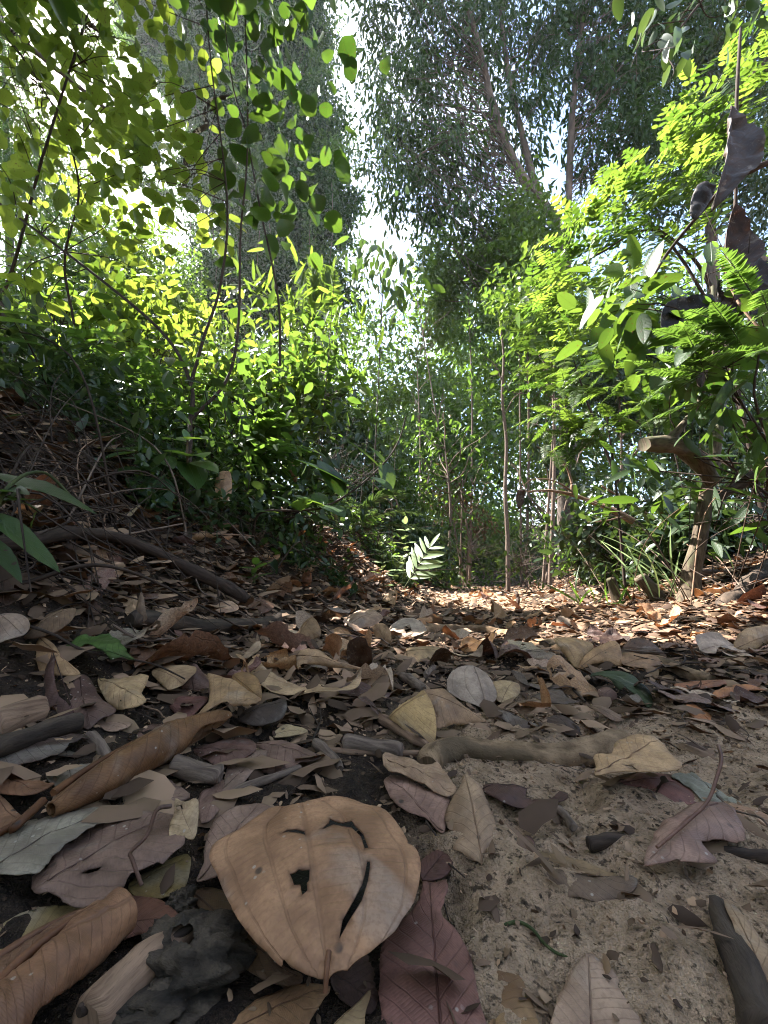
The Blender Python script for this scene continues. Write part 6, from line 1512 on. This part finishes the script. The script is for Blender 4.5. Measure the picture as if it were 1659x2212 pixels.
for lab, p, q, r in [('short dark stub of a cut stem leaning in the leaves at the right trail edge', (1335, 1300), (1318, 1248), .026), ('thicker cut stump leaning beside the short dark stub', (1425, 1295), (1380, 1245), .034)]:
    b = ghit(*p); e = at(*q, b[1]); stick('cut_stump', lab, 'stump', [b - (e - b) * .2, (b + e) / 2, e], r, r * .95, 'barkrough', bump=.15, sides=14)
stick('fallen_log', 'dark fallen log lying level behind the forked trunk', 'log', [at(1500, 1238, 1.9), at(1580, 1236, 1.9), at(1740, 1232, 1.9)], .02, .022, 'barkdark', bump=.2)
stick('fallen_log', 'dark slanting log in the shade at the far right of the trail', 'log', [at(1560, 1320, 1.35), at(1620, 1260, 1.5), at(1720, 1180, 1.7)], .03, .028, 'barkdark', bump=.25)
# lime green shrub with pinnate leaves in full sun
def pinnshrub(label, base, ctr, n, L, npair, pl, pw, mat, tint, stems=(), cat='shrub', taper='x', name='shrub', droop=.35, toward=(-.6, -.5, .1), tpl=HI, st='twigdark', t0=.2, kw=None):
    root = thing(name, label, cat, base)
    lv = Leaves(); tb = Tubes(); B_ = blobs_to_world(ctr)
    w = np.array([np.prod(b_[1]) ** (2 / 3) for b_ in B_]); w /= w.sum()
    for (c, r), k in zip(B_, np.maximum(1, (w * n).astype(int))):
        P = c + rvec(k) * r * (rng.random((k, 1)) ** .45)
        for p in P:
            frond(lv, tb, p, rvec(1)[0] * .8 + np.array(toward), L * rng.uniform(.7, 1.2), npair, pl, pw, droop=droop, tint=float(np.clip(rng.uniform(*tint), 0, 1)), taper=taper, r=.0018, t0=t0)
    for s in stems:
        t2 = Tubes(); t2.add(*s, bump=.1); t2.build('branch', M[st], root)
    lv.build('foliage', M[mat], root, tpl, **(kw or dict(fold=.18, droop=.1))); tb.build('leaf_stalks', M['gstem'], root)
    return root
b = foot(1500, 2.6, 2.6)
pinnshrub('lime green sunlit shrub with pinnate leaves rising on the right', b,
          [(1260, 560, 2.9, 90, 60, .4), (1180, 650, 3., 60, 50, .3), (1330, 470, 2.8, 90, 60, .4), (1400, 400, 2.7, 80, 60, .4), (1480, 330, 2.6, 80, 70, .4), (1560, 220, 2.5, 80, 70, .4), (1630, 110, 2.5, 50, 60, .35), (1290, 660, 2.8, 90, 60, .4), (1400, 560, 2.7, 90, 70, .4), (1500, 440, 2.6, 80, 70, .4), (1610, 330, 2.5, 60, 90, .35), (1250, 730, 2.9, 50, 40, .3)],
          330, .25, 5, .060, .030, 'sunny', (0, 1),
          [([b, at(1560, 700, 2.6), at(1500, 560, 2.6), at(1400, 480, 2.7)], .02, .008), ([at(1720, 60, 2.4), at(1600, 185, 2.4), at(1520, 232, 2.5), at(1440, 270, 2.6)], .012, .006), ([at(1560, 700, 2.6), at(1420, 500, 2.7), at(1300, 545, 2.8), at(1230, 590, 2.9)], .012, .006), ([at(1600, 230, 2.4), at(1595, 180, 2.4), at(1585, 330, 2.3)], .01, .008)])
b = foot(1300, 3.8, 2.6)
pinnshrub('second lime green shrub lower down behind the feathery fern', b, [(1180, 760, 4., 70, 60, .4), (1240, 820, 3.9, 70, 60, .4), (1300, 720, 3.7, 80, 60, .4), (1130, 690, 4.2, 50, 60, .4)], 80, .28, 6, .078, .034, 'sunny', (0, .7), [([b, at(1280, 900, 3.8), at(1240, 780, 3.9)], .02, .006)])
# near branch crossing the upper right
stick('bare_branch', 'dark bare branch slanting across the upper right shrub', 'branch', [at(1720, 330, 1.35), at(1640, 360, 1.35), at(1570, 400, 1.4), at(1500, 475, 1.5), at(1440, 550, 1.6), at(1410, 600, 1.6)], .014, .005, 'twigdark', bump=.12)
stick('bare_branch', 'thin dark branch hanging straight down among the hanging dead leaves', 'branch', [at(1600, 60, 1.4), at(1592, 200, 1.4), at(1590, 330, 1.42), at(1588, 450, 1.42), at(1575, 600, 1.45), at(1560, 760, 1.5)], .007, .006, 'twigdark', bump=.12)
stick('bare_branch', 'pale thin dead branch in the shade of the right shrub', 'branch', [at(1560, 570, 1.3), at(1600, 660, 1.25), at(1690, 760, 1.2)], .005, .004, 'wood', bump=.12)
# dark hanging spray at top right
b = foot(1430, 2.4, 2.6)
bough('dark hanging leafy bough at the top right against the sky', 'overhanging_bough', at(1560, -60, 2.), [(1400, 130, 1.9, 40, 60, .15), (1430, 180, 1.9, 35, 50, .15), (1410, 70, 1.9, 50, 40, .15)], 'dark', .13, .055, 4, 'bough', n=12, hang=1.6, tint=(.1, .7), csize=.05, tpl=XH)
bough('dark leaves reaching down from the top edge right of the forked trunk', 'overhanging_bough', at(1380, -90, 2.), [(1340, 5, 1.95, 40, 25, .1), (1470, 15, 1.95, 70, 40, .15), (1580, 20, 2., 80, 40, .2)], 'dark', .12, .055, 4, 'bough', n=14, hang=1.2, tint=(.1, .8), csize=.06, tpl=XH)
# broadleaf shrub in half shade
b = foot(1560, 1.5, 1.75)
bough('broad-leaved shrub in half shade below the hanging dead leaves', 'shrub', b, [(1330, 690, 1.55, 90, 40, .2), (1480, 640, 1.5, 110, 70, .2), (1420, 760, 1.5, 110, 60, .2), (1570, 740, 1.4, 100, 80, .2), (1250, 700, 1.6, 30, 30, .1), (1620, 560, 1.4, 60, 80, .2)], 'broadp', .12, .056, 4, n=58, hang=.35, tint=(.1, .95), csize=.08, tpl=XH)
b = foot(1600, 1.3, 1.6)
bough('low dark shrub with long pointed leaves around the forked trunk', 'shrub', b, [(1590, 920, 1.35, 110, 50, .2), (1440, 1060, 1.75, 60, 40, .15), (1640, 960, 1.25, 60, 50, .15), (1560, 850, 1.4, 100, 50, .2), (1640, 1160, 1.5, 60, 50, .2), (1400, 1010, 1.7, 60, 40, .2)], 'broadp', .12, .030, 5, n=36, hang=.35, tint=(0, .55), csize=.08, tpl=XH)
# feathery fern
b = foot(1340, 2.1)
pinnshrub('feathery yellow-green fern hanging over the right thicket', b + [0, 0, .0], [(1260, 850, 2.1, 80, 60, .2), (1330, 800, 2.1, 80, 60, .2), (1300, 930, 2., 100, 60, .2), (1220, 900, 2.2, 40, 40, .2), (1390, 880, 2., 60, 70, .2), (1250, 960, 2.1, 50, 40, .2)], 90, .24, 26, .045, .009, 'sunny', (0, .6), [([b, at(1330, 1040, 2.1), at(1310, 900, 2.1)], .008, .004)], 'fern', 'fern', 'fern', .3)
b = foot(1600, 1.3, 1.5)
pinnshrub('near fern fronds reaching in from the right edge over the dark shrub', b, [(1600, 770, 1.2, 80, 50, .15), (1640, 660, 1.2, 50, 60, .15), (1560, 820, 1.25, 80, 40, .15)], 24, .26, 30, .045, .010, 'mid', (.2, .9), [([b, at(1640, 900, 1.25), at(1640, 760, 1.2)], .006, .003)], 'fern', 'fern', 'fern', .2, (-1.2, -.1, .3))
# low plants along the right edge
for lab, px, Y, ctr, mat, L, W, n, tn in [
    ('low leafy plants in front of the slim bare trunk', 1150, 4.6, [(1120, 1210, 4.8, 50, 40, .3), (1180, 1200, 4.4, 50, 40, .3), (1080, 1240, 5.5, 40, 20, .3)], 'mid', .075, .03, 60, (0, 1)),
    ('low dark shrub behind the brushwood on the right', 1300, 2.9, [(1290, 1190, 3., 80, 50, .3), (1380, 1180, 2.8, 80, 60, .3), (1240, 1150, 3.2, 60, 50, .3), (1350, 1080, 2.9, 90, 50, .3)], 'dark', .08, .034, 110, (.1, 1)),
    ('shrub filling the shade behind the forked trunk', 1560, 2.3, [(1560, 1150, 2.3, 120, 90, .3), (1640, 1020, 2.3, 100, 110, .3), (1460, 1180, 2.4, 60, 60, .2)], 'dark', .085, .036, 130, (.1, 1)),
    ('leafy tangle at the right trail edge in front of the slim bare trunk', 1130, 5.2, [(1140, 1225, 5.2, 50, 30, .3), (1100, 1200, 5.6, 40, 40, .3), (1190, 1235, 4.8, 40, 25, .3)], 'mid', .08, .034, 80, (.2, 1)),
    ('low leafy tangle behind the cut stumps', 1260, 3.9, [(1230, 1225, 4., 50, 40, .25), (1290, 1215, 3.7, 50, 40, .25), (1350, 1225, 3.3, 50, 40, .2)], 'mid', .065, .028, 90, (0, .9)),
    ('sunlit leafy clump on the left edge of the far trail', 930, 6.5, [(930, 1225, 6.5, 40, 35, .35), (960, 1190, 7., 40, 50, .35)], 'mid', .09, .04, 70, (.3, 1)),
    ('sunlit low shrub closing off the far end of the trail', 1000, 10.5, [(1000, 1180, 10.5, 70, 60, .8), (1070, 1150, 10.5, 60, 70, .8), (930, 1130, 9.5, 60, 80, .8), (1120, 1200, 9.5, 50, 40, .6), (1030, 1225, 11.5, 70, 35, .5)], 'sunny', .13, .06, 230, (.1, 1)),
    ('bright leafy shrub on the left of the far trail end', 920, 7.5, [(915, 1150, 7.5, 50, 70, .5), (940, 1210, 7.5, 40, 40, .4), (880, 1090, 7.2, 50, 60, .5)], 'sunny', .10, .045, 110, (0, 1)),
    ('bright shrub on the right of the far trail end', 1140, 7.6, [(1140, 1120, 7.6, 50, 80, .5), (1120, 1210, 7.6, 40, 40, .4), (1180, 1040, 7.4, 60, 60, .5)], 'sunny', .10, .045, 110, (0, 1)),
    ('low bright plant left of the trail end', 900, 4.4, [(900, 1235, 4.4, 50, 30, .3), (960, 1225, 5.2, 40, 30, .3), (800, 1225, 3.4, 60, 40, .3)], 'mid', .07, .03, 60, (.1, 1)),
]:
    bough(lab, 'shrub', foot(px, Y), ctr, mat, L, W, 12, n=n, tint=tn, hang=.3, csize=.10 if Y < 6 else .22)
lv = Leaves(); b = foot(1440, 1.75)
g1 = plant('grass_tuft', 'tall thin grass blades in the sun before the forked trunk', 'grass tuft', b)
k = 12; D = rvec(k) * .5 + [-.25, 0, 1]
lv.add(b + rng.normal(size=(k, 3)) * [.05, .05, 0], D, rvec(k) + [0, -1, .2], .2 + .25 * rng.random(k), .008, .5 + .5 * rng.random(k)); lv.build('blades', M['pale'], g1, XH, droop=.45)
lv = Leaves(); b = ghit(1330, 1305)
g1 = plant('grass_tuft', 'short broad grass blades at the right trail edge by the cut stumps', 'grass tuft', b)
k = 16; D = rvec(k) * .8 + [-.1, 0, .8]
lv.add(b + rng.normal(size=(k, 3)) * [.12, .08, 0], D, rvec(k) + [0, -.4, 1], .14 + .12 * rng.random(k), .012, rng.random(k)); lv.build('blades', M['mid'], g1, XH, droop=.3)

# ------------------------------------------------------------------ thin forest air, mostly standing in for lens glare
g = NT('glare_air')
pv = g.n('VolumePrincipled')
pv.inputs['Color'].default_value = (.93, .97, 1, 1); pv.inputs['Density'].default_value = .0004; pv.inputs['Anisotropy'].default_value = .4
g.t.links.new(pv.outputs[0], g.out.inputs[1])
hz0, hz1 = np.array([-97., -67., -2.5]), np.array([97., 97., 60.])
V = np.array([[x, y, z] for x in (hz0[0], hz1[0]) for y in (hz0[1], hz1[1]) for z in (hz0[2], hz1[2])])
haze = meshobj('haze', V, [np.array([(0, 1, 3, 2), (4, 6, 7, 5), (0, 4, 5, 1), (2, 3, 7, 6), (0, 2, 6, 4), (1, 5, 7, 3)])], g.m, smooth=False)
tag(haze, 'thin air under the trees, mostly standing in for lens glare', None, None, 'stuff')
cy.volume_step_rate = 10; cy.volume_max_steps = 32
